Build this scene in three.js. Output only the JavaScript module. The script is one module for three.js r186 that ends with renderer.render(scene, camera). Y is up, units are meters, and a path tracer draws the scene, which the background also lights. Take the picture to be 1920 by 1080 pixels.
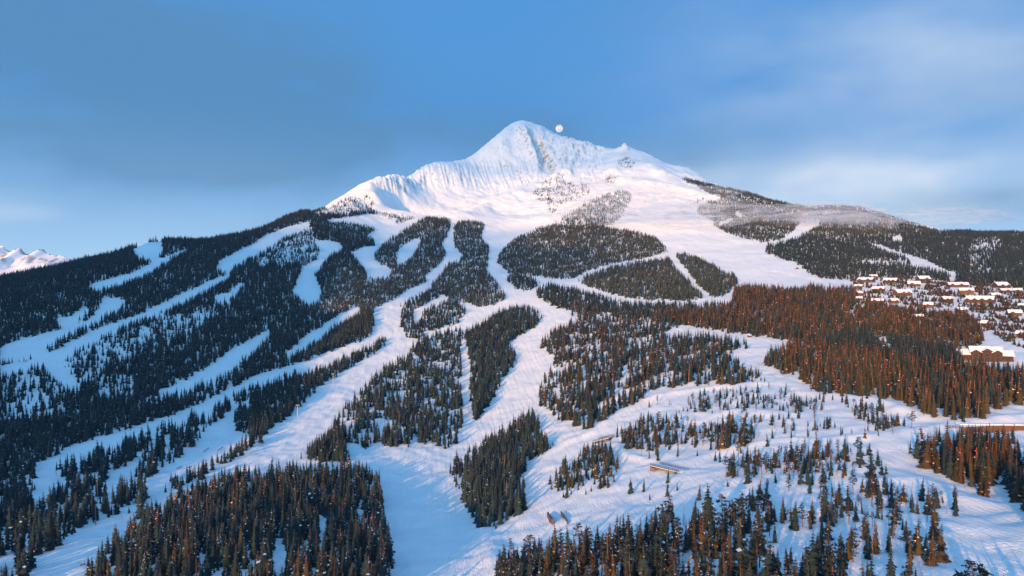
import * as THREE from 'three';
import { createNoise2D, createNoise3D } from 'simplex-noise';
import { mergeGeometries } from 'three/addons/utils/BufferGeometryUtils.js';

// ------------------------------------------------------------------ camera, sky, sun, exposure
const scene = new THREE.Scene();
const EYE = 160;                                       // the drone, metres above the valley floor
const camera = new THREE.PerspectiveCamera(45.2, 1920 / 1080, 1, 40000);
camera.position.set(0, EYE, 0);
camera.lookAt(0, EYE, -100);
const renderer = new THREE.WebGLRenderer({ antialias: true });
renderer.toneMapping = THREE.LinearToneMapping;
renderer.toneMappingExposure = 1.55;
renderer.shadowMap.enabled = true;

function rng(seed) { let s = seed >>> 0; return () => { s = (s + 0x6d2b79f5) | 0; let t = Math.imul(s ^ (s >>> 15), 1 | s); t = (t + Math.imul(t ^ (t >>> 7), 61 | t)) ^ t; return ((t ^ (t >>> 14)) >>> 0) / 4294967296; }; }
const n2 = createNoise2D(rng(11)), n2b = createNoise2D(rng(23)), n3 = createNoise3D(rng(37));
const fbm = (x, y, o = 4) => { let s = 0, a = 0.5; for (let i = 0; i < o; i++) { s += a * n2(x, y); x = x * 2.03 + 17.1; y = y * 2.03 - 9.7; a *= 0.5; } return s; };
const fbm3 = (x, y, z, o = 5) => { let s = 0, a = 0.5; for (let i = 0; i < o; i++) { s += a * n3(x, y, z); x = x * 2.03 + 5.1; y = y * 2.03; z = z * 2.03 - 3.7; a *= 0.5; } return s; };
const clamp = (x, a = 0, b = 1) => Math.min(b, Math.max(a, x)), lerp = (a, b, t) => a + (b - a) * t;
const smooth = (a, b, x) => { const t = clamp((x - a) / (b - a)); return t * t * (3 - 2 * t); };

const SUN_AZ = 27 * Math.PI / 180, SUN_EL = 10.5 * Math.PI / 180;
const sunDir = new THREE.Vector3(-Math.sin(SUN_AZ) * Math.cos(SUN_EL), Math.sin(SUN_EL), Math.cos(SUN_AZ) * Math.cos(SUN_EL));
const sun = new THREE.DirectionalLight(new THREE.Color().setRGB(1, 0.515, 0.15), 5);
sun.position.copy(sunDir).multiplyScalar(6000);
sun.castShadow = true; sun.shadow.mapSize.set(4096, 4096); sun.shadow.radius = 1.2;
Object.assign(sun.shadow.camera, { left: -3500, right: 3500, top: 3500, bottom: -3500, near: 10, far: 14000 });
scene.add(sun, sun.target);

{ // dawn sky: deep blue overhead, paler low down and towards the sunrise, with torn grey-blue stratus
  const W = 2048, H = 1024, data = new Float32Array(W * H * 4), DG = Math.PI / 180;
  const zen = [0.058, 0.205, 0.49], mid = [0.056, 0.208, 0.47], low = [0.33, 0.50, 0.66], grey = [0.066, 0.165, 0.28], pale = [0.52, 0.58, 0.65];
  const bell = (x, c, w) => Math.exp(-(((x - c) / w) ** 2));
  for (let r = 0; r < H; r++) {
    const el = ((r + 0.5) / H - 0.5) * Math.PI, e = Math.max(el, 0) / DG, y = Math.sin(el), c = Math.cos(el);
    for (let q = 0; q < W; q++) {
      const az = ((q + 0.5) / W - 0.5) * 2 * Math.PI, x = Math.cos(az) * c, z = Math.sin(az) * c, o = (r * W + q) * 4, a = Math.atan2(x, -z) / DG;
      const f = fbm3(x * 2.6 + 3, y * 7, z * 2.6, 6), g = fbm3(x * 1.3 - 7, y * 4.6, z * 1.3 + 2, 4), h = fbm3(x * 4 + 1, y * 11 + 4, z * 4, 5);
      const banks = 1.1 * bell(a, -33, 22) * bell(e, 15.5, 7.5) + 0.8 * bell(a, -22, 14) * bell(e, 11, 2.6) + 0.75 * bell(a, -3, 9) * bell(e, 12, 2) + 0.65 * bell(a, 15, 11) * bell(e, 10.6, 1.8) + 0.7 * bell(a, 36, 9) * bell(e, 6.2, 1.2) + 0.8 * bell(a, 75, 20) * bell(e, 13, 5) + 0.8 * bell(a, -95, 25) * bell(e, 12, 5) + 0.6 * bell(Math.abs(a), 150, 25) * bell(e, 12, 4);
      const veil = clamp(banks * (0.95 + 1.1 * f + 0.7 * g) + 0.16 * smooth(0, 0.4, f) * smooth(2, 7, e) * (1 - smooth(20, 40, e)));
      const glow = clamp((0.9 * bell(a, 25, 14) * bell(e, 7.4, 2.6) + 0.4 * bell(a, 30, 15) * bell(e, 16, 6) + 0.4 * bell(e, 4, 4) * smooth(-0.1, 0.35, g)) * (0.9 + 0.6 * h + 0.5 * f));
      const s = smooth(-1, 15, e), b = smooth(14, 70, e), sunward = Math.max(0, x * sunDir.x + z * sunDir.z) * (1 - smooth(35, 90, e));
      for (let k = 0; k < 3; k++) {
        let v = lerp(lerp(low[k], mid[k], Math.pow(s, 0.8)), zen[k], b);
        v = lerp(v, pale[k], glow);
        v = lerp(v, grey[k], 0.64 * veil);
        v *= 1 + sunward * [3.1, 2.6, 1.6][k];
        data[o + k] = v;
      }
      data[o + 3] = 1;
    }
  }
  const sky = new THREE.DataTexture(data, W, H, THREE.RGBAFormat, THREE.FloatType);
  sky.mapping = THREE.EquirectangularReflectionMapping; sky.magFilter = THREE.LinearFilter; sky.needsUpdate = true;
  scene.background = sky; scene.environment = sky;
  scene.fog = new THREE.FogExp2(new THREE.Color(0.3, 0.6, 1), 2.6e-5);
}
// ------------------------------------------------------------------ terrain
// Surveyed points: [sight column, sight row, metres ahead]; a sight column and row are those of a 1920 x 1080 theodolite picture taken from the drone (focal length F).
const F = 1297, CX = 960, CY = 540;
const survey = [];
const column = (px, rows) => { for (let i = 0; i < rows.length; i += 2) survey.push([px, rows[i], rows[i + 1]]); };
column(-600, [1300, 260, 1080, 390, 900, 620, 700, 1000, 630, 1200]);
column(-250, [1300, 255, 1080, 370, 900, 615, 800, 790, 700, 1020, 620, 1250, 575, 1450]);
column(0, [1300, 250, 1080, 350, 1000, 450, 900, 610, 800, 800, 700, 1040, 650, 1170, 600, 1320, 550, 1530]);
column(250, [1300, 240, 1080, 340, 1000, 440, 900, 600, 850, 690, 800, 800, 750, 920, 700, 1050, 650, 1190, 600, 1350, 550, 1530, 500, 1760]);
column(480, [1300, 235, 1080, 330, 1000, 430, 900, 590, 850, 690, 800, 810, 750, 940, 700, 1080, 650, 1230, 600, 1400, 550, 1600, 500, 1850, 460, 2100]);
column(700, [1300, 230, 1080, 330, 1000, 440, 900, 600, 850, 690, 800, 800, 750, 940, 700, 1100, 640, 1290, 580, 1530, 520, 1850, 470, 2150, 430, 2450, 400, 2680, 375, 2830]);
column(900, [1300, 225, 1080, 320, 1000, 420, 900, 580, 850, 690, 800, 800, 750, 930, 700, 1080, 650, 1240, 600, 1430, 550, 1680, 500, 1980, 450, 2330, 420, 2580, 400, 2900, 380, 3220, 345, 3600, 320, 3790]);
column(800, [430, 2480, 412, 2600, 398, 2880, 375, 3200, 350, 3420, 333, 3520]);
column(1000, [430, 2500, 400, 2800, 370, 3150, 345, 3500, 320, 3750, 290, 3980, 260, 4220]);
column(1100, [1300, 195, 1080, 270, 1000, 340, 950, 400, 900, 470, 850, 560, 800, 660, 750, 780, 700, 930, 650, 1100, 600, 1300, 550, 1560, 510, 1800, 470, 2080, 430, 2400, 400, 2680, 370, 2950, 340, 3280, 300, 3760]);
column(1300, [1300, 175, 1080, 235, 1000, 285, 950, 330, 900, 390, 850, 465, 800, 550, 750, 650, 700, 780, 650, 950, 600, 1170, 560, 1400, 520, 1650, 480, 1920, 440, 2250, 400, 2600, 360, 3000, 340, 3300]);
column(1500, [1300, 165, 1080, 215, 1000, 260, 900, 345, 850, 405, 800, 475, 750, 565, 700, 690, 650, 850, 600, 1060, 560, 1280, 530, 1500, 500, 1700, 470, 1950, 440, 2250, 410, 2620]);
column(1700, [1300, 160, 1080, 205, 1000, 250, 900, 330, 850, 385, 800, 450, 750, 540, 700, 660, 650, 820, 600, 1020, 570, 1180, 540, 1380, 520, 1550, 490, 1800, 460, 2120, 430, 2500]);
column(1920, [1300, 155, 1080, 200, 900, 325, 800, 440, 700, 640, 650, 790, 600, 980, 560, 1190, 540, 1340, 510, 1580, 480, 1870, 455, 2200]);
column(2300, [1300, 160, 1080, 205, 900, 330, 800, 440, 700, 640, 600, 980, 540, 1340, 480, 1850]);
// the skyline, and how the ground falls away behind it
const skyline = [[-600, 600, 1420], [-250, 548, 1680], [0, 526, 1850], [110, 506, 1920], [160, 492, 1960], [240, 473, 2040], [280, 457, 2090], [340, 456, 2150], [420, 447, 2250], [490, 434, 2350], [530, 412, 2480], [560, 402, 2570], [590, 396, 2650], [640, 368, 2800], [675, 346, 2930],
  [697, 332, 3030], [740, 328, 3300], [800, 318, 3560], [830, 305, 3720], [868, 302, 3870], [905, 275, 4060], [940, 248, 4240], [962, 230, 4380], [976, 226, 4420], [990, 228, 4430], [1006, 236, 4430], [1026, 247, 4400], [1050, 258, 4330], [1075, 263, 4270], [1100, 270, 4170], [1125, 278, 4060], [1150, 281, 3960], [1172, 280, 3900], [1215, 290, 3770], [1250, 307, 3670], [1300, 319, 3560],
  [1355, 350, 3350], [1400, 362, 3250], [1440, 376, 3150], [1515, 392, 3050], [1560, 388, 3000], [1610, 390, 2950], [1650, 402, 2900], [1700, 417, 2850], [1750, 432, 2800], [1800, 438, 2750], [1920, 441, 2650], [2300, 455, 2500]];
for (const [x, y, d] of skyline) { survey.push([x, y, d]); survey.push([x, y + 26, d * 1.10]); if (d < 3600) survey.push([x, y + 95, d * 1.42]); else survey.push([x, y + 130, 5350]); }
for (const x of [-600, 0, 480, 960, 1440, 1920, 2300]) { survey.push([x, 600, 6450]); survey.push([x, 1900, 105]); }

const sites = survey.map(([px, py, d]) => { const u = (px - CX) / F, k = Math.hypot(1, u), r = d * k; return [Math.atan(u), Math.log(r), (CY - py) / F / k + 130 / r]; });
const SL = 0.55, tpsK = (d2) => (d2 < 1e-12 ? 0 : 0.5 * d2 * Math.log(d2));
const tps = (() => {
  const n = sites.length, m = n + 3, A = Array.from({ length: m }, () => new Float64Array(m + 1));
  for (let i = 0; i < n; i++) {
    for (let j = 0; j < n; j++) A[i][j] = tpsK((sites[i][0] - sites[j][0]) ** 2 + ((sites[i][1] - sites[j][1]) * SL) ** 2) + (i === j ? 2e-5 : 0);
    A[i][n] = A[n][i] = 1; A[i][n + 1] = A[n + 1][i] = sites[i][0]; A[i][n + 2] = A[n + 2][i] = sites[i][1] * SL; A[i][m] = sites[i][2];
  }
  for (let c = 0; c < m; c++) {
    let p = c; for (let r = c + 1; r < m; r++) if (Math.abs(A[r][c]) > Math.abs(A[p][c])) p = r;
    [A[c], A[p]] = [A[p], A[c]];
    for (let r = c + 1; r < m; r++) { const f = A[r][c] / A[c][c]; if (f) for (let k = c; k <= m; k++) A[r][k] -= f * A[c][k]; }
  }
  const w = new Float64Array(m);
  for (let r = m - 1; r >= 0; r--) { let s = A[r][m]; for (let k = r + 1; k < m; k++) s -= A[r][k] * w[k]; w[r] = s / A[r][r]; }
  const X = Float64Array.from(sites, (s) => s[0]), Y = Float64Array.from(sites, (s) => s[1] * SL);
  return (t, L) => { const y = L * SL; let v = w[n] + w[n + 1] * t + w[n + 2] * y; for (let i = 0; i < n; i++) { const a = t - X[i], b = y - Y[i], d2 = a * a + b * b; if (d2 > 1e-12) v += w[i] * 0.5 * d2 * Math.log(d2); } return v; };
})();

// benches, ribs and gullies: ridges of given height and half width along lines on the ground
const DEG = Math.PI / 180, folds = [];
function baseHeight(t, L, x, z, r) {                       // metres relative to the drone
  const a = Math.abs(t) / DEG, front = 1 - smooth(48, 68, a);
  let h = 0;
  if (front > 0) h += front * (r * tps(t, L) - 130);
  if (front < 1) {
    let g = -118 + 22 * fbm(x / 700, z / 700, 4) + smooth(1500, 6000, r) * 160 * (0.4 + fbm(x / 2600, z / 2600, 4));
    g += smooth(-220, -2100, x) * 790 * Math.exp(-(((z - 190) / 330) ** 2)) * (0.94 + 0.16 * fbm(x / 260, z / 260, 3));   // the spur left of the drone that keeps the left flank in shade
    h += (1 - front) * g;
  }
  return h;
}
function detail(x, z, r, h) {
  const alt = smooth(150, 420, h), far = smooth(900, 2600, r);
  let s = 2.2 * fbm(x / 95, z / 95, 3) * (1 - 0.3 * far) + 0.55 * n2b(x / 23, z / 23) * (1 - far) + far * 9 * fbm(x / 330, z / 330, 4);
  s += alt * 9 * fbm(x / 120 + 4, z / 170, 4);
  return s;
}
const thetas = [], ells = [];
for (let a = -180; a < -48; a += 2) thetas.push(a * DEG);
for (let a = -48; a < -39; a += 0.4) thetas.push(a * DEG);
const T0 = thetas.length, TN = 900; for (let i = 0; i <= TN; i++) thetas.push((-39 + 78 * i / TN) * DEG);
for (let a = 39.4; a < 48; a += 0.4) thetas.push(a * DEG);
for (let a = 48; a <= 180; a += 2) thetas.push(a * DEG);
{ let L = Math.log(30); while (L < Math.log(6600)) { ells.push(L); const r = Math.exp(L); L += r < 150 ? 0.12 : r < 2400 ? 0.0062 : r < 4700 ? 0.0033 : r < 5500 ? 0.02 : 0.08; } ells.push(Math.log(6600)); }
const NT = thetas.length, NL = ells.length, gridH = new Float32Array(NT * NL);
const colOf = (t) => { let a = 0, b = NT - 1; while (b - a > 1) { const m = (a + b) >> 1; if (thetas[m] <= t) a = m; else b = m; } return a + (t - thetas[a]) / (thetas[a + 1] - thetas[a]); };
const rowOf = (L) => { let a = 0, b = NL - 1; while (b - a > 1) { const m = (a + b) >> 1; if (ells[m] <= L) a = m; else b = m; } return clamp(a + (L - ells[a]) / (ells[a + 1] - ells[a]), 0, NL - 1.001); };
for (let i = 0; i < NT; i++) for (let j = 0; j < NL; j++) {
  const t = thetas[i], r = Math.exp(ells[j]), x = Math.sin(t) * r, z = -Math.cos(t) * r, h = baseHeight(t, ells[j], x, z, r);
  gridH[i * NL + j] = h + detail(x, z, r, h);
}
function height(x, z) {                                    // ground height relative to the drone
  const c = clamp(colOf(Math.atan2(x, -z)), 0, NT - 1.001), q = rowOf(0.5 * Math.log(x * x + z * z)), i = c | 0, j = q | 0, a = c - i, b = q - j, k = i * NL + j;
  return (1 - a) * ((1 - b) * gridH[k] + b * gridH[k + 1]) + a * ((1 - b) * gridH[k + NL] + b * gridH[k + NL + 1]);
}
function at(px, py) {                                      // the ground point sighted in that column and row
  const u = (px - CX) / F, k = Math.hypot(1, u), v = (CY - py) / F / k, c = clamp(colOf(Math.atan(u)), 0, NT - 1.001), i = c | 0, a = c - i;
  const H = (j) => ((1 - a) * gridH[i * NL + j] + a * gridH[(i + 1) * NL + j]) / Math.exp(ells[j]);
  let last = H(8);
  for (let j = 9; j < NL; j++) {
    const now = H(j);
    if (now >= v) { const L = lerp(ells[j - 1], ells[j], clamp((v - last) / (now - last))), r = Math.exp(L), x = Math.sin(Math.atan(u)) * r, z = -Math.cos(Math.atan(u)) * r; return new THREE.Vector3(x, height(x, z), z); }
    last = now;
  }
  return null;
}
const sight = (x, h, z) => [CX + x / -z * F, CY - h / -z * F];   // back to column and row
// --- relief of the upper mountain: the bowl under the peak, its fluted headwall, the ribs of the summit cone
const line = (pts) => pts.map(([x, y]) => at(x, y)).filter(Boolean);
const fold = (pts, h, w) => folds.push({ p: line(pts), h, w });
fold([[692, 342], [697, 358], [699, 376], [702, 390]], 52, 50);
fold([[748, 395], [762, 380], [772, 362]], -60, 130);
fold([[978, 229], [984, 252], [997, 280], [1008, 306], [1016, 330]], 52, 36);
fold([[1003, 238], [1022, 272], [1034, 305], [1040, 328]], 22, 26);
fold([[993, 250], [1008, 276], [1022, 306], [1030, 332]], -46, 34);
fold([[966, 240], [960, 262], [966, 290]], -12, 30);
fold([[1075, 266], [1062, 290], [1050, 318], [1042, 345]], 44, 40);
fold([[1100, 273], [1080, 298], [1062, 330]], 18, 30);
fold([[1125, 281], [1095, 288], [1070, 305]], 16, 26);
fold([[1172, 281], [1170, 285]], 22, 22);
fold([[1160, 282], [1184, 283]], 8, 25);
fold([[1172, 282], [1163, 296], [1150, 322]], 16, 40);
fold([[1172, 277], [1195, 300], [1230, 325], [1290, 345]], 22, 60);
fold([[1165, 338], [1200, 345], [1260, 352], [1340, 372]], 18, 50);
fold([[1168, 362], [1120, 374], [1080, 392], [1040, 410], [980, 418]], 16, 60);
fold([[1000, 352], [950, 372], [905, 390], [862, 408]], 18, 60);
fold([[930, 392], [980, 398], [1040, 390]], -14, 70);
// benches of the pistes and cat tracks on the right, each with a rolled outer lip
fold([[1930, 783], [1860, 790], [1800, 797], [1720, 810], [1640, 822], [1540, 827], [1440, 832], [1360, 845]], 2.6, 9);
fold([[1760, 785], [1700, 770], [1640, 752], [1560, 742], [1500, 738]], 2.4, 10);
fold([[1420, 722], [1340, 728], [1260, 738], [1200, 755], [1150, 785], [1110, 812], [1060, 832], [1020, 858]], 2.6, 9);
fold([[1480, 778], [1380, 772], [1300, 778], [1270, 800]], 1.8, 9);
fold([[1150, 835], [1175, 855], [1215, 866]], 1.8, 5);
fold([[1650, 905], [1720, 900], [1790, 930], [1850, 940]], 1.6, 8);
fold([[1860, 905], [1850, 950], [1840, 1010], [1880, 1060]], -2, 12);
fold([[1640, 840], [1600, 860], [1580, 900]], 1.6, 12);
fold([[905, 995], [925, 1030], [930, 1080]], 1.8, 7);
{
  const done = new Float32Array(NT * NL);
  for (const f of folds) for (let s = 0; s + 1 < f.p.length; s++) {
    const a = f.p[s], b = f.p[s + 1], R = 2.6 * Math.abs(f.w), ts = [a, b].map((p) => Math.atan2(p.x, -p.z)), rs = [a, b].map((p) => Math.hypot(p.x, p.z)), pad = R / Math.min(...rs);
    const i0 = Math.floor(colOf(Math.min(...ts) - pad)), i1 = Math.ceil(colOf(Math.max(...ts) + pad)), j0 = Math.floor(rowOf(Math.log(Math.max(30, Math.min(...rs) - R)))), j1 = Math.ceil(rowOf(Math.log(Math.max(...rs) + R)));
    f.d ??= new Map();
    for (let i = i0; i <= i1; i++) for (let j = j0; j <= j1; j++) {
      const r = Math.exp(ells[j]), x = Math.sin(thetas[i]) * r, z = -Math.cos(thetas[i]) * r, ex = b.x - a.x, ez = b.z - a.z, q = clamp(((x - a.x) * ex + (z - a.z) * ez) / (ex * ex + ez * ez)), run = (s + q) / (f.p.length - 1);
      const d = Math.hypot(x - a.x - q * ex, z - a.z - q * ez), k = i * NL + j;
      if (d < R && d < (f.d.get(k)?.[0] ?? 1e9)) f.d.set(k, [d, f.h > 20 || f.h < -20 ? smooth(0, 0.35, run) * (1 - 0.7 * smooth(0.7, 1, run)) : 1]);
    }
  }
  for (const f of folds) for (const [k, [d, m]] of f.d) done[k] += m * f.h * Math.exp(-((d / f.w) ** 2));
  for (let i = 0; i < NT; i++) for (let j = 0; j < NL; j++) {
    const k = i * NL + j, r = Math.exp(ells[j]), t = thetas[i], x = Math.sin(t) * r, z = -Math.cos(t) * r;
    if (Math.abs(t) < 0.7 && r > 2600 && r < 5200) {       // fluting on steep snow
      const [px, py] = sight(x, gridH[k], z), s = t * 1297 + (r - 3500) * 0.012;
      const wall = smooth(690, 730, px) * (1 - smooth(985, 1010, px)) * smooth(296, 312, py) * (1 - smooth(338, 362, py)) * (r > 2950 ? 1 : 0);
      const cone = smooth(955, 985, px) * (1 - smooth(1110, 1150, px)) * smooth(226, 240, py) * (1 - smooth(330, 350, py));
      const side = smooth(880, 930, px) * (1 - smooth(955, 985, px)) * smooth(240, 260, py) * (1 - smooth(310, 330, py));
      const rib = (q, o) => 1 - Math.abs(n2(q, o));
      done[k] += wall * 12 * (rib(s / 14 + r / 400, r / 700) - 0.5) + wall * 4 * rib(s / 6, r / 300 + 9) + cone * (17 * (rib(s / 30 - r / 500, r / 500 + 3) - 0.5) + 7 * rib(s / 12 + r / 700, r / 260) + 5 * fbm(x / 45, z / 60, 3)) + side * 2.5 * rib(s / 14, r / 500);
    }
    if (r < 2400) done[k] += (0.1 + 0.16 * smooth(500, 900, r)) * n2b(x / 6 - z / 60, z / 130) * (1 - smooth(1500, 2400, r)) + 0.22 * n2(x / 16, z / 60);   // what the groomers leave
  }
  for (let k = 0; k < done.length; k++) gridH[k] += done[k];
}
const seenFrom = new Float32Array(NT * NL);               // steepest sight so far along each column: what hides the ground beyond
for (let i = 0; i < NT; i++) { let m = -9; for (let j = 0; j < NL; j++) { seenFrom[i * NL + j] = m; m = Math.max(m, gridH[i * NL + j] / Math.exp(ells[j])); } }

// ------------------------------------------------------------------ woods: outlines as sighted
const MX = 500, MY = 0, MW = 2950, MH = 1500, woodMap = new Uint8Array(MW * MH), woods = [null];
function fill(id, p) {
  const n = p.length / 2, ys = p.filter((_, i) => i & 1);
  for (let y = Math.max(0, Math.floor(Math.min(...ys))); y <= Math.min(MH - 1, Math.ceil(Math.max(...ys))); y++) {
    const cut = [];
    for (let i = 0; i < n; i++) { const x0 = p[2 * i], y0 = p[2 * i + 1], k = (i + 1) % n, x1 = p[2 * k], y1 = p[2 * k + 1]; if ((y0 <= y) !== (y1 <= y)) cut.push(x0 + (y - y0) / (y1 - y0) * (x1 - x0)); }
    cut.sort((a, b) => a - b);
    for (let i = 0; i + 1 < cut.length; i += 2) for (let x = Math.max(0, Math.ceil(cut[i] + MX)); x <= Math.min(MW - 1, cut[i + 1] + MX); x++) woodMap[y * MW + x] = id;
  }
}
const wood = (label, o, ...outlines) => { woods.push({ label, spacing: 5, tall: 15, gaps: 0, pine: 0, brown: 0, ...o, trees: [] }); for (const p of outlines) fill(woods.length - 1, p); };
const clear = (...outlines) => { for (const p of outlines) fill(255, p); };

wood('dark wood over the whole shaded left flank up to the left skyline', { spacing: 4.8, tall: 15, gaps: 0.34 }, [-480, 620, -250, 556, 0, 524, 60, 510, 110, 502, 160, 488, 200, 477, 255, 458, 275, 452, 330, 450, 420, 442, 490, 428, 520, 412, 560, 397, 600, 398, 640, 402, 690, 398, 745, 405, 760, 415, 720, 440, 705, 470, 690, 500, 700, 560, 697, 575, 693, 605, 687, 625, 660, 645, 605, 668, 560, 681, 480, 704, 435, 727, 350, 771, 250, 806, 120, 845, 55, 880, 0, 905, 0, 1000, -480, 1100]);
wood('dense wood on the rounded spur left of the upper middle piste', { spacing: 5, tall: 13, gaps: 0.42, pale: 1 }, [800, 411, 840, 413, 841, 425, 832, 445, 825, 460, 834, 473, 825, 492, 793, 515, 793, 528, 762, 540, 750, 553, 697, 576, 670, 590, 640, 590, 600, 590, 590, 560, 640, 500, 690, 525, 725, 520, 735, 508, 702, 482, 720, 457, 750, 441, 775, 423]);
wood('small clumps of trees on the snow shoulder left of the bowl', { spacing: 8, tall: 10, gaps: 0.5 }, [625, 388, 650, 374, 690, 368, 698, 378, 690, 386, 660, 390, 630, 394], [560, 396, 600, 392, 640, 396, 700, 384, 690, 396, 640, 404, 600, 404], [705, 400, 745, 404, 775, 410, 765, 425, 735, 440, 715, 425]);
clear([195, 555, 235, 562, 225, 580, 190, 598, 165, 612, 130, 628, 100, 645, 85, 662, 40, 678, 0, 684, 0, 655, 15, 643, 62, 630, 120, 616, 165, 600, 180, 585], [162, 540, 180, 529, 250, 511, 295, 488, 360, 462, 350, 470, 307, 493, 290, 507, 250, 526, 187, 546], [248, 470, 267, 455, 305, 452, 307, 465, 295, 487, 285, 492, 258, 480],
  [404, 507, 410, 490, 440, 474, 480, 455, 500, 440, 540, 425, 580, 416, 585, 428, 560, 436, 530, 446, 515, 460, 490, 475, 440, 500, 430, 512], [430, 512, 387, 530, 320, 560, 262, 590, 205, 608, 165, 625, 90, 662, 40, 680, 0, 688, 0, 708, 60, 694, 82, 690, 120, 730, 140, 735, 150, 725, 118, 690, 132, 664, 170, 648, 215, 623, 250, 606, 300, 588, 345, 567, 397, 540, 432, 520],
  [600, 452, 612, 450, 638, 455, 642, 467, 617, 481, 604, 497, 588, 515, 600, 535, 601, 560, 580, 574, 547, 550, 557, 525, 569, 500, 594, 487, 600, 472, 590, 450], [787, 413, 765, 426, 740, 441, 722, 453, 711, 466, 702, 476, 700, 486, 716, 497, 737, 508, 725, 520, 690, 524, 684, 505, 672, 490, 658, 475, 680, 463, 704, 461, 700, 448, 685, 442, 708, 430, 735, 425, 770, 413],
  [672, 578, 640, 591, 605, 613, 575, 634, 537, 664, 540, 672, 560, 657, 600, 633, 625, 610, 650, 597, 674, 586], [508, 617, 480, 632, 450, 646, 420, 665, 385, 690, 350, 711, 320, 723, 300, 736, 262, 757, 262, 762, 300, 748, 340, 738, 370, 727, 400, 714, 430, 702, 452, 682, 480, 657, 502, 634],
  [612, 412, 650, 408, 690, 400, 742, 414, 738, 428, 712, 428, 690, 440, 676, 436, 662, 424, 620, 416], [1, 548, 0, 546, 2, 545], [400, 556, 435, 545, 450, 530, 458, 534, 440, 556, 405, 572], [105, 602, 140, 588, 155, 572, 170, 580, 150, 600, 115, 620], [1050, 1, 1051, 1, 1050, 2], [745, 470, 770, 450, 790, 448, 780, 470, 760, 490, 745, 500], [128, 600, 145, 590, 148, 606, 130, 618]);
wood('line of shaded trees across the pale shoulder above the left piste', { spacing: 6, tall: 12, gaps: 0.3 }, [612, 417, 650, 416, 690, 424, 705, 428, 690, 442, 672, 446, 648, 440, 625, 428]);
wood('open wood of scattered trees on the shaded slope between the two left pistes', { spacing: 7.5, tall: 14, gaps: 0.55 }, [125, 668, 175, 650, 240, 622, 300, 600, 340, 590, 345, 615, 300, 640, 250, 665, 195, 690, 175, 720, 155, 722, 120, 690], [0, 720, 50, 700, 90, 712, 125, 745, 120, 770, 60, 790, 0, 790], [300, 640, 330, 605, 360, 588, 420, 562, 440, 570, 400, 600, 360, 625, 320, 650], [180, 720, 230, 700, 260, 720, 240, 752, 190, 750], [480, 490, 510, 470, 520, 490, 490, 505]);
wood('thin wood with snow showing, on the slope above the middle left piste', { spacing: 6.5, tall: 12, gaps: 0.4 }, [520, 455, 560, 438, 585, 430, 592, 450, 598, 478, 570, 498, 530, 500, 500, 490]);

wood('long belt of trees between the narrow lane and the broad piste on the left', { spacing: 5, tall: 15, gaps: 0.1 }, [693, 580, 697, 600, 690, 628, 660, 646, 605, 670, 570, 690, 520, 715, 480, 740, 430, 748, 480, 718, 540, 694, 580, 668, 605, 640, 640, 610, 670, 590]);
wood('hedge of trees along the upper edge of the broad piste', { spacing: 4.6, tall: 13, gaps: 0.28 }, [480, 742, 520, 722, 555, 708, 600, 695, 645, 676, 690, 655, 718, 636, 719, 645, 695, 664, 660, 682, 640, 696, 608, 712, 585, 735, 560, 760, 530, 785, 500, 806, 480, 830, 440, 855, 400, 880, 370, 898, 348, 905, 350, 892, 400, 868, 440, 842, 468, 820, 440, 800, 437, 782, 470, 760, 500, 745, 480, 752], [305, 928, 318, 906, 335, 900, 342, 912]);
wood('open wood of snow-dusted trees at the lower left, below the narrow lane', { near: 'open wood at lower left', spacing: 5.6, tall: 15.5, gaps: 0.66 }, [-480, 1100, 0, 905, 55, 885, 95, 872, 150, 856, 200, 838, 240, 824, 287, 805, 335, 788, 400, 760, 478, 722, 520, 722, 470, 745, 430, 765, 405, 790, 385, 800, 375, 828, 345, 850, 310, 868, 285, 885, 285, 915, 275, 940, 230, 965, 200, 975, 140, 995, 110, 1025, 70, 1040, 55, 1080, 0, 1250, -480, 1400]);
clear([437, 768, 410, 788, 388, 806, 375, 830, 350, 852, 312, 870, 292, 888, 272, 910, 285, 922, 306, 908, 345, 893, 375, 880, 402, 866, 432, 848, 462, 826, 470, 818, 452, 812, 440, 800, 437, 785], [60, 960, 70, 920, 90, 895, 130, 890, 120, 910, 90, 935], [190, 905, 230, 880, 260, 878, 240, 905, 205, 925]);
wood('dense dark wood in the lower left corner above the bottom edge', { near: 'dense bottom left wood', spacing: 4.6, tall: 15.5, gaps: 0.36, brown: 0.15, snow: 0.4 }, [150, 1250, 165, 1085, 195, 1045, 230, 1010, 280, 965, 330, 945, 370, 925, 410, 905, 440, 896, 480, 892, 530, 888, 575, 884, 620, 884, 660, 880, 700, 892, 709, 900, 712, 950, 722, 1000, 727, 1040, 736, 1080, 745, 1250]);
clear([515, 985, 530, 988, 535, 1080, 515, 1080], [690, 905, 706, 915, 700, 935, 686, 940], [603, 965, 612, 968, 614, 1015, 604, 1040, 596, 1020], [668, 945, 682, 950, 684, 985, 672, 985], [552, 1005, 560, 1010, 558, 1040, 550, 1040]);
wood('wedge of trees at the fork, tip pointing up the broad piste', { spacing: 4.2, tall: 14, gaps: 0.05 }, [568, 860, 575, 850, 610, 824, 631, 803, 641, 818, 648, 850, 650, 866, 600, 858]);
wood('lopsided island of trees between the two middle pistes', { spacing: 5.8, tall: 16, gaps: 0.68 }, [632, 796, 640, 778, 665, 755, 690, 727, 705, 706, 720, 694, 740, 680, 755, 672, 772, 660, 785, 640, 830, 626, 862, 622, 868, 650, 873, 690, 873, 740, 872, 790, 858, 830, 842, 838, 815, 835, 790, 838, 755, 838, 720, 833, 690, 838, 660, 833, 640, 818]);
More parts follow.
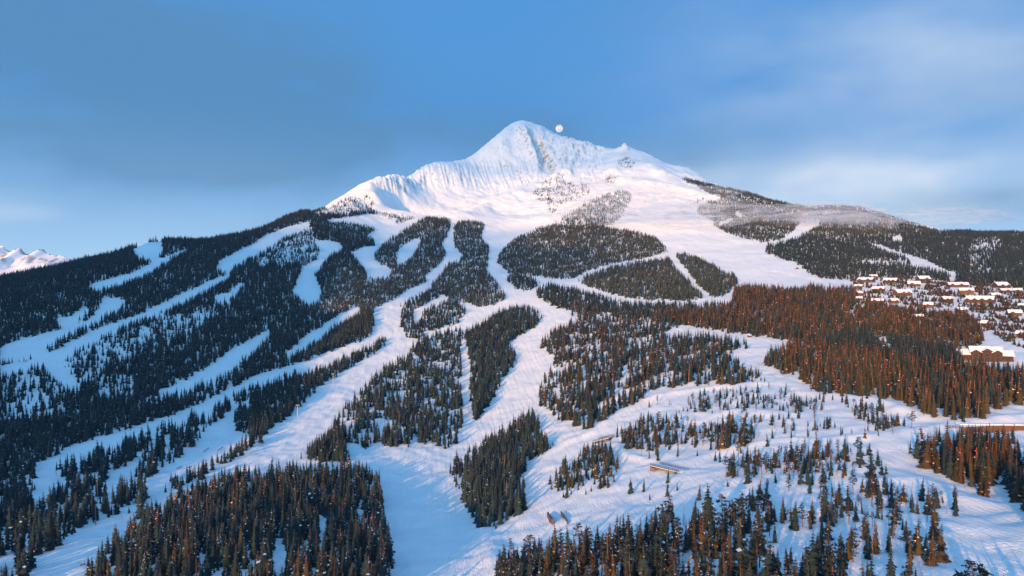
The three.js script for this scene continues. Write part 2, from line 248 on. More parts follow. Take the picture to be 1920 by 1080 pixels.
wood('narrow strip of trees right of the lane through the middle island', { spacing: 4.9, tall: 16, gaps: 0.42 }, [872, 655, 874, 628, 900, 610, 930, 592, 960, 580, 990, 580, 1015, 592, 1005, 607, 975, 626, 952, 642, 961, 662, 962, 682, 945, 702, 935, 717, 922, 742, 915, 762, 900, 778, 884, 796, 877, 785, 874, 740, 876, 700]);
wood('small grove high on the middle slope, with bare snow among its trees', { spacing: 6.2, tall: 13, gaps: 0.25 }, [756, 572, 790, 554, 815, 542, 835, 549, 870, 582, 862, 600, 836, 612, 800, 618, 783, 632, 765, 632, 757, 612]);
clear([776, 580, 795, 573, 832, 553, 845, 562, 815, 572, 790, 586, 786, 604, 775, 606]);
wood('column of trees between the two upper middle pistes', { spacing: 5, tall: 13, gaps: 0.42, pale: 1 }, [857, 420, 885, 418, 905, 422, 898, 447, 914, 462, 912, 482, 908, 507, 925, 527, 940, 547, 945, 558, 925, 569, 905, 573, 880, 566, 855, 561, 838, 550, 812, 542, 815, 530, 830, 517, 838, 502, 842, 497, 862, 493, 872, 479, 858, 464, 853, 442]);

wood('single small trees dotted over the rolling snow at the right', { near: 'small trees on rolling snow', spacing: 14, tall: 7.5, gaps: 0.5, brown: 0.3, pine: 0.35 }, [1150, 800, 1200, 765, 1300, 730, 1420, 715, 1500, 735, 1600, 748, 1700, 775, 1720, 800, 1640, 815, 1500, 822, 1440, 826, 1340, 845, 1260, 862, 1190, 850], [1160, 900, 1220, 895, 1300, 880, 1350, 850, 1440, 838, 1640, 845, 1700, 860, 1720, 900, 1800, 930, 1790, 990, 1440, 960, 1340, 960, 1240, 960]);
wood('steep-sided wood that bounds the middle piste on its right, in three bites', { spacing: 5.8, tall: 15.5, gaps: 0.66, brown: 0.3 }, [1018, 646, 1030, 626, 1060, 612, 1090, 598, 1060, 582, 1065, 578, 1100, 584, 1140, 588, 1180, 592, 1230, 597, 1280, 607, 1240, 622, 1255, 640, 1290, 633, 1350, 634, 1370, 642, 1400, 648, 1400, 652, 1365, 660, 1370, 680, 1390, 692, 1420, 702, 1425, 716, 1385, 720, 1330, 717, 1280, 724, 1235, 724, 1210, 737, 1200, 752, 1167, 764, 1140, 780, 1120, 797, 1105, 809, 1085, 797, 1050, 787, 1030, 767, 1015, 764, 1012, 737, 1022, 704, 1044, 678, 1035, 660, 1022, 658]);
wood('sunlit brown wood across the middle right, above the open snow', { spacing: 5, tall: 15.5, gaps: 0.34, brown: 0.7 }, [1375, 572, 1380, 545, 1400, 540, 1440, 542, 1470, 548, 1500, 546, 1520, 540, 1560, 546, 1590, 543, 1601, 548, 1600, 570, 1584, 592, 1605, 604, 1605, 642, 1570, 647, 1520, 642, 1440, 629, 1372, 620, 1330, 614, 1285, 607, 1230, 599, 1240, 590, 1300, 585]);
wood('thin belt of trees under the triangular woods', { spacing: 6, tall: 14, gaps: 0.3 }, [952, 514, 985, 522, 1008, 532, 992, 542, 972, 540, 955, 527], [1010, 544, 1030, 536, 1070, 544, 1110, 552, 1150, 566, 1180, 572, 1240, 574, 1300, 576, 1372, 572, 1300, 588, 1240, 592, 1180, 590, 1140, 587, 1100, 582, 1060, 578, 1030, 567, 1010, 555]);
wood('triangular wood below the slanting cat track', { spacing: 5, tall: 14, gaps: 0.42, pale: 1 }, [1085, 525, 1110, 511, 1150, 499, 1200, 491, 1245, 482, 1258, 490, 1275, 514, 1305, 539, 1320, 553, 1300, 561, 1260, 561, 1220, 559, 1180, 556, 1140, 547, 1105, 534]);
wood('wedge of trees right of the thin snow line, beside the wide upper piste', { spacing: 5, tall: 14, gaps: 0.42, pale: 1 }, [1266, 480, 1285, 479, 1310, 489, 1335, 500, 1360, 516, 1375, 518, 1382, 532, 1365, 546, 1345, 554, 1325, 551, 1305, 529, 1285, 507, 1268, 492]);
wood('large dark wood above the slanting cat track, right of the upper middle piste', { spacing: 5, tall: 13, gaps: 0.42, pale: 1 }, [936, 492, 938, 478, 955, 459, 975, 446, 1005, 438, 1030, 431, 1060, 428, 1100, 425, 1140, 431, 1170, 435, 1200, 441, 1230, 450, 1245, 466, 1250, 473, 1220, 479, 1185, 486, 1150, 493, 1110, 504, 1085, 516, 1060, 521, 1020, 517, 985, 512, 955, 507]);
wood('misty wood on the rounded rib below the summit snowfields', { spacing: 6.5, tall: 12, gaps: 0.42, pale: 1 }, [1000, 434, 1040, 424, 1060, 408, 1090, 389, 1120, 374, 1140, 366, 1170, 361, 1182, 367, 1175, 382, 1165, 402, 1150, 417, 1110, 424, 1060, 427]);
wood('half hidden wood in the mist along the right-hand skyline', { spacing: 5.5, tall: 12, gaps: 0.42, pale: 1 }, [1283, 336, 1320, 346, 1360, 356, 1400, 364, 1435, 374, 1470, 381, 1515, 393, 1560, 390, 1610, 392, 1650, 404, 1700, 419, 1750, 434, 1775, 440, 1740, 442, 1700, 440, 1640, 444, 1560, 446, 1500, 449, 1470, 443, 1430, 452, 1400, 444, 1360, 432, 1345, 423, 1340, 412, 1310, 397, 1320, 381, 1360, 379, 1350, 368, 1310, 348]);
clear([1440, 456, 1475, 444, 1490, 431, 1500, 416, 1540, 412, 1532, 426, 1510, 436, 1495, 446, 1450, 459], [1346, 418, 1372, 410, 1370, 416, 1350, 424], [1380, 395, 1392, 402, 1388, 410, 1380, 402]);
wood('blue-black wood on the long hill behind the village', { spacing: 5.4, tall: 13, gaps: 0.36 }, [1440, 462, 1525, 442, 1627, 445, 1710, 440, 1790, 437, 1852, 434, 1920, 440, 2400, 455, 2400, 560, 1920, 545, 1850, 535, 1791, 532, 1775, 535, 1720, 525, 1655, 522, 1580, 520, 1550, 519, 1527, 514, 1490, 489, 1467, 482, 1440, 474]);
clear([1627, 454, 1652, 460, 1670, 468, 1702, 477, 1740, 489, 1775, 507, 1791, 512, 1791, 532, 1782, 532, 1780, 514, 1760, 507, 1735, 502, 1712, 499, 1700, 482, 1665, 472, 1640, 462], [1672, 445, 1690, 440, 1692, 452, 1676, 452], [1615, 488, 1650, 490, 1700, 490, 1700, 494, 1640, 494, 1616, 492]);
wood('patch of thin trees with snow between them, far right on the hill', { spacing: 9, tall: 12, gaps: 0.3 }, [1825, 450, 1870, 442, 1880, 460, 1850, 490, 1860, 510, 1820, 505, 1815, 470]);
wood('scattered brown trees between the houses of the village', { spacing: 4.5, tall: 6.5, gaps: 1.1, brown: 1, bushy: 1.9, village: 1 }, [1600, 522, 1700, 518, 1800, 530, 1920, 540, 2300, 545, 2300, 650, 1920, 650, 1850, 620, 1835, 600, 1700, 585, 1610, 575]);
wood('brown wood in front of the village', { spacing: 4.9, tall: 12, gaps: 0.34, brown: 0.85, bushy: 1.3, village: 1 }, [1605, 578, 1630, 568, 1660, 577, 1690, 592, 1720, 587, 1760, 592, 1800, 591, 1825, 602, 1840, 625, 1838, 645, 1800, 655, 1760, 662, 1720, 652, 1680, 642, 1650, 627, 1610, 622]);
wood('dark shaded band of trees behind the long brown wood on the right', { spacing: 4.8, tall: 15, gaps: 0.05, village: 1 }, [1525, 645, 1600, 630, 1640, 632, 1680, 642, 1750, 657, 1800, 668, 1800, 690, 1920, 700, 2300, 690, 2300, 720, 1920, 720, 1850, 704, 1750, 692, 1650, 677, 1560, 657]);
clear([1632, 624, 1655, 632, 1676, 652, 1668, 660, 1650, 642]);
wood('long brown sunlit wood on the right, down to the edge of the road', { spacing: 5, tall: 15, gaps: 0.36, brown: 0.75, snow: 0.12 }, [1435, 684, 1445, 666, 1480, 652, 1520, 648, 1570, 658, 1640, 668, 1700, 688, 1760, 698, 1830, 708, 1880, 712, 1920, 708, 2300, 720, 2300, 760, 1920, 757, 1890, 757, 1860, 772, 1840, 782, 1800, 787, 1760, 782, 1720, 767, 1690, 747, 1640, 740, 1600, 737, 1560, 737, 1530, 730, 1500, 707, 1470, 694]);
wood('brown clump on the right between the wooden wall and the lower track', { near: 'brown clump under the retaining wall', spacing: 4.4, tall: 14, gaps: 0.1, brown: 0.7 }, [1708, 846, 1720, 836, 1760, 832, 1790, 834, 1830, 828, 1870, 832, 1900, 836, 1910, 856, 1905, 872, 1885, 892, 1855, 917, 1845, 927, 1820, 912, 1790, 902, 1760, 887, 1720, 872]);
wood('trees cut by the right edge beside the lower track', { near: 'trees cut by the right edge', spacing: 5, tall: 14, gaps: 0.15, brown: 0.6 }, [1883, 917, 1890, 898, 1915, 872, 1960, 850, 2300, 850, 2300, 1100, 1940, 1000, 1905, 952]);
wood('pointed island of trees right of the lower middle piste', { near: 'pointed tree island beside the piste', spacing: 4.6, tall: 14, gaps: 0.35 }, [849, 886, 860, 868, 880, 853, 905, 838, 930, 820, 955, 808, 965, 793, 1000, 778, 1005, 792, 1010, 822, 1040, 832, 1015, 852, 985, 862, 980, 887, 975, 902, 980, 942, 975, 967, 950, 977, 920, 987, 905, 991, 890, 972, 870, 942, 851, 907]);
wood('clumps of trees between the two timber bridges and the upper track', { spacing: 4.8, tall: 10.5, gaps: 0.5, brown: 0.4, pine: 0.2 }, [1162, 817, 1180, 804, 1220, 786, 1270, 794, 1275, 822, 1240, 860, 1200, 850, 1175, 837], [1275, 837, 1295, 811, 1370, 801, 1400, 806, 1420, 822, 1400, 840, 1340, 844]);
wood('rows of young trees on the open snow at the right', { spacing: 5.2, tall: 8.5, gaps: 0.6, brown: 0.3, pine: 0.25 }, [1288, 768, 1300, 752, 1340, 742, 1400, 732, 1435, 740, 1430, 757, 1370, 772, 1310, 774], [1425, 822, 1440, 800, 1500, 792, 1560, 797, 1560, 815, 1500, 818], [1440, 750, 1500, 744, 1555, 750, 1562, 767, 1500, 773, 1450, 765], [1580, 755, 1620, 750, 1650, 770, 1702, 775, 1702, 802, 1650, 808, 1620, 800], [1370, 680, 1420, 700, 1440, 720, 1400, 715]);
wood('low island of trees in front of the first timber bridge', { spacing: 4.6, tall: 9.5, gaps: 0.45, brown: 0.3 }, [1032, 895, 1050, 876, 1090, 853, 1105, 840, 1140, 835, 1145, 853, 1155, 872, 1162, 897, 1145, 914, 1110, 922, 1080, 932, 1050, 932, 1035, 908]);
wood('loose stand of bare-trunked pines at the lower right', { near: 'loose pine stand', spacing: 5.0, tall: 9.2, gaps: 0.6, pine: 0.5, brown: 0.35 }, [1350, 892, 1400, 856, 1450, 846, 1520, 842, 1600, 846, 1640, 856, 1650, 890, 1690, 940, 1790, 935, 1812, 955, 1790, 990, 1780, 1032, 1750, 1062, 1700, 1080, 1690, 1200, 1440, 1200, 1430, 1060, 1400, 980, 1405, 920]);
clear([1440, 920, 1500, 925, 1540, 950, 1500, 960, 1450, 945], [1450, 1035, 1520, 1010, 1530, 1040, 1470, 1060], [1600, 1060, 1660, 1040, 1700, 1060, 1640, 1078]);
wood('row of tall trees along the bottom edge right of the piste', { near: 'tall row along the bottom edge', spacing: 4.3, tall: 13.2, gaps: 0.3, pine: 0.25, brown: 0.3, snow: 0.3 }, [935, 1300, 934, 1062, 945, 1050, 1000, 1040, 1060, 1030, 1110, 1020, 1160, 1005, 1190, 1000, 1240, 985, 1290, 985, 1340, 985, 1400, 985, 1430, 1010, 1445, 1060, 1700, 1095, 1800, 1110, 1900, 1130, 2000, 1130, 2000, 1300]);
wood('dark trees and outcrops on the pink snow right under the summit', { spacing: 9, tall: 9, gaps: 0.62, brown: 0.5 }, [1015, 345, 1050, 327, 1062, 346, 1100, 348, 1104, 360, 1064, 378, 1034, 397, 1010, 374, 1002, 362], [1140, 330, 1156, 328, 1152, 338, 1138, 344], [1302, 380, 1320, 372, 1325, 384, 1306, 386], [1160, 306, 1178, 296, 1190, 306, 1176, 314]);

clear([60, 876, 120, 843, 175, 825, 250, 804, 350, 769, 435, 726, 480, 704, 560, 681, 610, 662, 650, 648, 690, 638, 690, 650, 640, 664, 605, 676, 560, 695, 520, 711, 480, 724, 435, 747, 400, 762, 335, 792, 287, 808, 240, 827, 170, 850, 110, 873, 70, 890], [672, 574, 640, 588, 605, 609, 575, 630, 535, 662, 540, 674, 562, 660, 602, 636, 628, 612, 652, 599, 676, 588], [864, 640, 874, 640, 884, 690, 882, 740, 890, 796, 874, 800, 866, 740, 866, 690], [852, 838, 868, 812, 872, 780, 880, 800, 872, 830, 862, 842], [1078, 520, 1110, 506, 1150, 494, 1200, 486, 1248, 474, 1264, 472, 1264, 484, 1250, 483, 1200, 491, 1150, 499, 1112, 511, 1088, 525], [1255, 486, 1265, 480, 1287, 506, 1307, 532, 1328, 552, 1318, 555, 1302, 538, 1276, 513]);
{ // the outermost trees stand a little beyond the sighted outlines; kept-open snow (255) stays open
  const was = woodMap.slice(), R = 4;
  for (let y = R; y < MH - R; y++) for (let x = R; x < MW - R; x++) {
    const k = y * MW + x; if (was[k]) continue;
    for (let q = 1, hit = 0; q <= R && !hit; q++) for (const o of [q, -q, q * MW, -q * MW]) if (was[k + o] && was[k + o] < 255) { woodMap[k] = was[k + o]; hit = 1; break; }
  }
  for (let k = 0; k < woodMap.length; k++) if (woodMap[k] === 255) woodMap[k] = 0;
}
// ------------------------------------------------------------------ ground mesh
{
  const pos = new Float32Array(NT * NL * 3), col = new Float32Array(NT * NL * 3), uv = new Float32Array(NT * NL * 2), idx = [];
  for (let i = 0; i < NT; i++) for (let j = 0; j < NL; j++) {
    const k = i * NL + j, r = Math.exp(ells[j]), t = thetas[i], x = Math.sin(t) * r, z = -Math.cos(t) * r, h = gridH[k];
    pos.set([x, h + EYE, z], 3 * k); uv.set([x / 40, z / 40], 2 * k);
    let rock = 0;
    if (h > 430 && i > 1 && i < NT - 2 && j > 1 && j < NL - 2) {      // wind-scoured rock on the steepest bits of the peak
      const dx = (gridH[k + NL] - gridH[k - NL]) / (r * (thetas[i + 1] - thetas[i - 1])), dz = (gridH[k + 1] - gridH[k - 1]) / (r * (ells[j + 1] - ells[j - 1]));
      rock = smooth(0.85, 1.35, Math.hypot(dx, dz) + 0.5 * fbm(x / 40, z / 40, 4)) * smooth(-0.1, 0.25, fbm(x / 34 + 9, h / 24, 4)) * 0.7;
    }
    const g = 1 + 0.03 * fbm(x / 50, z / 50, 3);
    col.set([lerp(0.87 * g, 0.24, rock), lerp(0.87 * g, 0.19, rock), lerp(0.85 * g, 0.16, rock)], 3 * k);
  }
  for (let i = 0; i < NT - 1; i++) for (let j = 0; j < NL - 1; j++) { const a = i * NL + j, b = a + NL; idx.push(a, b, a + 1, b, b + 1, a + 1); }
  const g = new THREE.BufferGeometry();
  g.setAttribute('position', new THREE.BufferAttribute(pos, 3)); g.setAttribute('color', new THREE.BufferAttribute(col, 3)); g.setAttribute('uv', new THREE.BufferAttribute(uv, 2));
  g.setIndex(new THREE.BufferAttribute(Uint32Array.from(idx), 1)); g.computeVertexNormals();
  const S = 512, d = new Uint8Array(S * S * 4);
  for (let y = 0; y < S; y++) for (let x = 0; x < S; x++) {            // wind ripple, tracks and lumps, tiling every 40 m
    const a = x / S * 2 * Math.PI, b = y / S * 2 * Math.PI, v = 0.5 + 0.28 * n3(Math.cos(a) * 3, Math.sin(a) * 3, Math.cos(b) * 2) + 0.2 * n3(Math.cos(a) * 9, Math.sin(b) * 6, Math.sin(a) * 9) + 0.1 * n3(Math.cos(a) * 22, Math.sin(b) * 9 + Math.cos(b), Math.sin(a) * 22) + 0.22 * n3(Math.cos(a) * 11 + 40, Math.cos(b) * 0.5, Math.sin(a) * 11 + Math.sin(b) * 0.5);
    d.set([v * 255, v * 255, v * 255, 255], (y * S + x) * 4);
  }
  const bump = new THREE.DataTexture(d, S, S); bump.wrapS = bump.wrapT = THREE.RepeatWrapping; bump.magFilter = THREE.LinearFilter; bump.needsUpdate = true;
  const m = new THREE.MeshPhysicalMaterial({ name: 'snow', vertexColors: true, roughness: 0.75, specularIntensity: 0.3, bumpMap: bump, bumpScale: 0.35 });
  const o = new THREE.Mesh(g, m); o.name = 'snowy_ground'; o.receiveShadow = o.castShadow = true;
  o.userData = { kind: 'structure', label: 'snow-covered mountainside with its peak, bowl, pistes and lower slopes' };
  scene.add(o);
}
const names = {};
const numbered = (n) => { const k = names[n] = (names[n] ?? -1) + 1; return k ? n + '_' + String(k).padStart(3, '0') : n; };
function tag(o, label, category, group) { o.userData.label = label; if (category) o.userData.category = category; if (group) o.userData.group = group; return o; }
function thing(name, label, category, p, turn = 0, group) { const o = new THREE.Group(); o.name = numbered(name); o.position.copy(p); o.position.y += EYE; o.rotation.y = turn; scene.add(o); return tag(o, label, category, group); }
function part(name, geo, mat, parent) { const g = Array.isArray(geo) ? mergeGeometries(geo.map((q) => { q = q.index ? q.toNonIndexed() : q; return q; })) : geo, o = new THREE.Mesh(g, mat); o.name = name; o.castShadow = o.receiveShadow = true; parent.add(o); return o; }
const paint = (name, r, g, b, rough = 0.8, more = {}) => new THREE.MeshStandardMaterial({ name, color: new THREE.Color().setRGB(r, g, b), roughness: rough, ...more });
const box = (w, h, d, x = 0, y = 0, z = 0, rx = 0, ry = 0, rz = 0) => new THREE.BoxGeometry(w, h, d).applyMatrix4(new THREE.Matrix4().compose(new THREE.Vector3(x, y, z), new THREE.Quaternion().setFromEuler(new THREE.Euler(rx, ry, rz)), new THREE.Vector3(1, 1, 1)));
function rod(a, b, r0, r1 = r0, n = 7) { const d = b.clone().sub(a), g = new THREE.CylinderGeometry(r1, r0, d.length(), n); g.applyQuaternion(new THREE.Quaternion().setFromUnitVectors(new THREE.Vector3(0, 1, 0), d.clone().normalize())); g.translate((a.x + b.x) / 2, (a.y + b.y) / 2, (a.z + b.z) / 2); return g; }
const V = (x, y, z) => new THREE.Vector3(x, y, z);
// ------------------------------------------------------------------ trees: unit height, grown from whorls of drooping boughs
const bark = paint('bark', 0.16, 0.085, 0.05, 0.95), needles = paint('needles', 0.015, 0.033, 0.038, 0.95, { side: THREE.DoubleSide }), snowClump = paint('snow_on_boughs', 0.85, 0.86, 0.88, 0.8, { side: THREE.DoubleSide });
class Leaves {
  constructor() { this.p = []; this.n = []; }
  tri(a, b, c, na) { const m = a.clone().add(b).add(c).divideScalar(3); if (b.clone().sub(a).cross(c.clone().sub(a)).dot(na(m)) < 0) [b, c] = [c, b]; for (const v of [a, b, c]) { this.p.push(v.x, v.y, v.z); const n = na(v); this.n.push(n.x, n.y, n.z); } }
  geo() { const g = new THREE.BufferGeometry(); g.setAttribute('position', new THREE.Float32BufferAttribute(this.p, 3)); g.setAttribute('normal', new THREE.Float32BufferAttribute(this.n, 3)); return g; }
}
const outward = (v) => { const l = Math.hypot(v.x, v.z) || 1; return V(v.x / l, 0.55, v.z / l).normalize(); };
function spruce(seed, R, whorls, k, foot, snowShare) {
  const r = rng(seed), f = new Leaves(), s = new Leaves(), lean = (r() - 0.5) * 0.03;
  for (let w = 0; w < whorls; w++) {
    const q = w / (whorls - 1), y = foot + (0.985 - foot) * Math.pow(q, 0.92), len0 = R * (Math.pow(1 - q, 0.8) * 0.95 + 0.05) * (0.8 + 0.4 * r()), turn = r() * 6.28;
    const nb = Math.max(3, Math.round(k * (1 - 0.55 * q)));
    for (let b = 0; b < nb; b++) {
      const a = turn + b / nb * 6.283 + (r() - 0.5) * 0.5, len = len0 * (0.55 + 0.65 * r()); if (r() < 0.07) continue;
      const droop = len * (0.45 + 0.35 * r()) * (1 - 0.6 * q), wid = len * (0.36 + 0.16 * r()) + 0.006, c = Math.cos(a), d = Math.sin(a), y0 = y + 0.012 * (r() - 0.5), ox = lean * q;
      const P = (l, side, dy) => V(c * l - d * side + ox, y0 + dy, d * l + c * side);
      const A = P(len * 0.03, 0, 0.3 * len + 0.006), T = P(len, 0, -droop), M = P(len * 0.6, 0, -droop * 0.35), B = P(len * 0.55, wid, -droop * 0.85 - 0.012), C = P(len * 0.55, -wid, -droop * 0.85 - 0.012);
      f.tri(A, B, M, outward); f.tri(A, M, C, outward); f.tri(M, B, T, outward); f.tri(M, T, C, outward);
      if (r() < snowShare) { const z = 0.008 + 0.1 * len, up = (l, sd, dy) => P(l, sd, dy + z), n = (v) => V(0, 1, 0).addScaledVector(outward(v), 0.12).normalize(); s.tri(up(len * 0.4, 0, -droop * 0.1), up(len * 0.7, wid * 0.75, -droop * 0.6), up(len * 0.98, 0, -droop * 0.85), n); s.tri(up(len * 0.4, 0, -droop * 0.1), up(len * 0.98, 0, -droop * 0.85), up(len * 0.7, -wid * 0.75, -droop * 0.6), n); }
    }
  }
  const core = new THREE.ConeGeometry(R * 0.34, 0.9 - foot, 6, 1, true).toNonIndexed(); core.translate(0, foot + (0.9 - foot) / 2, 0); core.deleteAttribute('uv');
  return { crown: mergeGeometries([f.geo(), core]), trunk: strip(rod(V(0, -0.06, 0), V(lean, 0.97, 0), 0.016, 0.003, 5)), snow: s.p.length ? s.geo() : null };
}
const strip = (g) => { g = g.index ? g.toNonIndexed() : g; g.deleteAttribute('uv'); return g; };
function pine(seed, R, foot, tufts, snowShare) {
  const r = rng(seed), f = new Leaves(), s = new Leaves(), tr = [], bend = (r() - 0.5) * 0.05;
  tr.push(strip(rod(V(0, -0.06, 0), V(bend * 0.5, 0.5, 0), 0.014, 0.010, 6)), strip(rod(V(bend * 0.5, 0.5, 0), V(bend, 0.96, 0), 0.010, 0.003, 5)));
  for (let i = 0; i < tufts; i++) {
    const q = i / (tufts - 1), y = foot + (0.97 - foot) * q, a = i * 2.4 + r(), len = R * (0.45 + 0.75 * Math.sin(Math.min(1, q * 1.15 + 0.12) * 2.9)) * (0.6 + 0.6 * r()), cx = Math.cos(a) * len * 0.6 + bend * q, cz = Math.sin(a) * len * 0.6, rad = 0.024 + 0.022 * r() + len * 0.26;
    tr.push(strip(rod(V(bend * y, y - 0.02, 0), V(cx, y, cz), 0.004, 0.002, 4)));
    const o = V(cx, y + 0.01, cz), nn = (v) => v.clone().sub(o).multiplyScalar(1).add(V(cx * 0.4, 0.04, cz * 0.4)).normalize();
    for (let j = 0; j < 17; j++) {
      const u = r() * 6.283, w = Math.acos(2 * r() - 1), d = V(Math.sin(w) * Math.cos(u), Math.cos(w) * 0.62, Math.sin(w) * Math.sin(u)), c = o.clone().addScaledVector(d, rad * (0.35 + 0.75 * r())), e = rad * (0.26 + 0.26 * r());
      const t1 = V(r() - 0.5, r() - 0.5, r() - 0.5).normalize().multiplyScalar(e), t2 = V(r() - 0.5, r() - 0.5, r() - 0.5).normalize().multiplyScalar(e), L = j === 0 || (d.y > 0.3 && r() < snowShare) ? (snowShare > 0 && d.y > 0.1 ? s : f) : f;
      L.tri(c.clone().add(t1), c.clone().add(t2), c.clone().sub(t1).sub(t2), nn);
    }
  }
  if (foot > 0.3) for (let i = 0; i < 5; i++) { const y = 0.2 + (foot - 0.2) * r(), a = r() * 6.28, l = R * (0.3 + 0.4 * r()); tr.push(strip(rod(V(0, y, 0), V(Math.cos(a) * l, y - 0.01, Math.sin(a) * l), 0.003, 0.001, 3))); }
  return { crown: f.geo(), trunk: mergeGeometries(tr), snow: s.p.length ? s.geo() : null };
}
const spruces = [spruce(1, 0.13, 19, 9, 0.03, 0.0), spruce(2, 0.115, 20, 8, 0.05, 0.0), spruce(3, 0.145, 18, 9, 0.02, 0.12), spruce(4, 0.105, 21, 8, 0.08, 0.22), spruce(5, 0.16, 17, 9, 0.04, 0.05)];
const pines = [pine(11, 0.13, 0.45, 14, 0), pine(12, 0.11, 0.35, 17, 0.1), pine(13, 0.14, 0.58, 11, 0), pine(14, 0.10, 0.22, 19, 0.15)];
const snag = (() => { const r = rng(5), tr = [strip(rod(V(0, -0.06, 0), V(0.02, 0.9, 0.01), 0.015, 0.004, 6))], f = []; for (let i = 0; i < 26; i++) { const y = 0.25 + 0.6 * r(), a = r() * 6.28, l = (0.03 + 0.09 * r()) * (1.15 - y); f.push(strip(rod(V(0, y, 0), V(Math.cos(a) * l, y - 0.01 * r(), Math.sin(a) * l), 0.0035, 0.001, 3))); } return { crown: mergeGeometries(f), trunk: mergeGeometries(tr), snow: null }; })();
const ragged = (() => { const a = spruce(31, 0.15, 13, 7, 0.12, 0.1), q = a.crown.attributes.position; for (let i = 0; i < q.count; i++) { const y = q.getY(i); q.setX(i, q.getX(i) * (1 + 0.35 * Math.sin(y * 23)) + 0.03 * Math.sin(y * 5)); q.setZ(i, q.getZ(i) * (1 + 0.3 * Math.cos(y * 31))); } return a; })();
const kinds = [...spruces, ...pines, snag, ragged], colored = (g, c) => { g = g.clone(); const n = g.attributes.position.count, a = new Float32Array(n * 3); for (let i = 0; i < n; i++) a.set(c, 3 * i); g.setAttribute('color', new THREE.BufferAttribute(a, 3)); return g; };
const whole = kinds.map((k) => mergeGeometries([colored(k.crown, needles.color.toArray()), colored(k.trunk, bark.color.toArray()), ...(k.snow ? [colored(k.snow, snowClump.color.toArray())] : [])]));
const treeMat = new THREE.MeshStandardMaterial({ name: 'conifer', vertexColors: true, roughness: 0.95, side: THREE.DoubleSide });

// where they stand
const keepOut = [];                                       // [x, z, radius] of houses and other things, filled below before planting
function plant() {
  const r = rng(77), cell = 4.3, near = [];
  const idAt = (px, py) => { const x = Math.round(px + MX), y = Math.round(py); return x >= 0 && x < MW && y >= 0 && y < MH ? woodMap[y * MW + x] : 0; };
  for (let z = -165; z > -4200; z -= cell) {
    const reach = Math.min(2600, -z * 1.06 + 30);
    for (let x = -reach; x < reach; x += cell) {
      const X = x + (r() - 0.5) * cell, Z = z + (r() - 0.5) * cell, dice = r(), size = r(), which = r(), tint = r();
      const h = height(X, Z), [px, py] = sight(X, h, Z), fray = clamp(2600 / -Z, 1.5, 5), id = idAt(px + fray * 1.6 * n2(X / 17, Z / 17) + fray * (tint - 0.5), py + fray * n2b(X / 13 + 40, Z / 13));
      if (!id) continue;
      const w = woods[id], thin = clamp(0.5 + 0.9 * fbm(X / 55 + id * 7, Z / 55, 3) + 0.35 * n2b(X / 14, Z / 14)), keep = (cell / w.spacing) ** 2 * (1 - w.gaps * 1.35 * smooth(0.25, 0.75, thin));
      if (dice > keep) continue;
      let tall = w.tall * (0.55 + 0.75 * Math.pow(size, 0.8)) * (size > 0.95 ? 1.15 : 1);
      if (w.gaps > 0.3 && tint < 0.25) tall *= 0.5;
      const [qx, qy] = sight(X, h + 0.38 * tall, Z); if (!idAt(qx, qy) && size > 0.3) continue;
      if (keepOut.some(([a, b, R]) => (a - X) ** 2 + (b - Z) ** 2 < R * R)) continue;
      const c = colOf(Math.atan2(X, -Z)) | 0, q = rowOf(0.5 * Math.log(X * X + Z * Z)) | 0, d = Math.hypot(X, Z); if ((h + tall) / d < seenFrom[c * NL + Math.max(0, q - 1)] - 0.0005) continue;
      const odd = (which * 113) % 1, isPine = which < w.pine, sn = (w.snow ?? 0.09), kind = odd < 0.035 ? 9 : odd < 0.2 ? 10 : isPine ? 5 + Math.floor(which / w.pine * 3.999) : [0, 1, 4, 2, 3][tint < sn ? 3 + (size * 2 | 0) % 2 : (which * 977 | 0) % 3];
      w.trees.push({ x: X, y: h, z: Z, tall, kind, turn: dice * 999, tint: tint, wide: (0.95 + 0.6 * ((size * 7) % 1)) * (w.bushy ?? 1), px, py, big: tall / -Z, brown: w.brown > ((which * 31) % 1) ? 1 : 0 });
    }
  }
}
// ------------------------------------------------------------------ things built by people
const mat = {
  log: paint('log_wall', 0.085, 0.034, 0.023), log2: paint('stained_shade_wall', 0.055, 0.024, 0.018), log3: paint('tan_wall', 0.14, 0.07, 0.042), roofSnow: paint('roof_snow', 0.86, 0.86, 0.88, 0.75), fascia: paint('fascia', 0.10, 0.05, 0.03),
  stone: paint('stone', 0.16, 0.14, 0.13, 0.9), pane: new THREE.MeshStandardMaterial({ name: 'window_pane', color: new THREE.Color().setRGB(0.03, 0.035, 0.045), roughness: 0.12 }), trim: paint('window_trim', 0.14, 0.08, 0.05),
  steel: paint('galvanised_steel', 0.62, 0.62, 0.62, 0.45, { metalness: 0.4 }), dark: paint('dark_steel', 0.06, 0.06, 0.07, 0.5), timber: paint('weathered_timber', 0.15, 0.08, 0.052, 0.9), timber2: paint('grey_timber', 0.07, 0.052, 0.044, 0.9), concrete: paint('pale_concrete', 0.2, 0.15, 0.135, 0.9),
  snow: paint('packed_snow', 0.86, 0.87, 0.89, 0.75), red: paint('red_paint', 0.35, 0.05, 0.03, 0.4),
};
const gableRoof = (w, d, pitch, over, thick) => {         // two slabs meeting at a ridge along x, eaves at y = 0
  const run = d / 2 + over, rise = run * pitch, len = Math.hypot(run, rise), a = Math.atan2(rise, run), out = [];
  for (const s of [-1, 1]) { const g = new THREE.BoxGeometry(w + 2 * over, thick, len); g.rotateX(s * a); g.translate(0, rise / 2 + thick / 2 - over * pitch, s * run / 2); out.push(g); }
  return out;
};
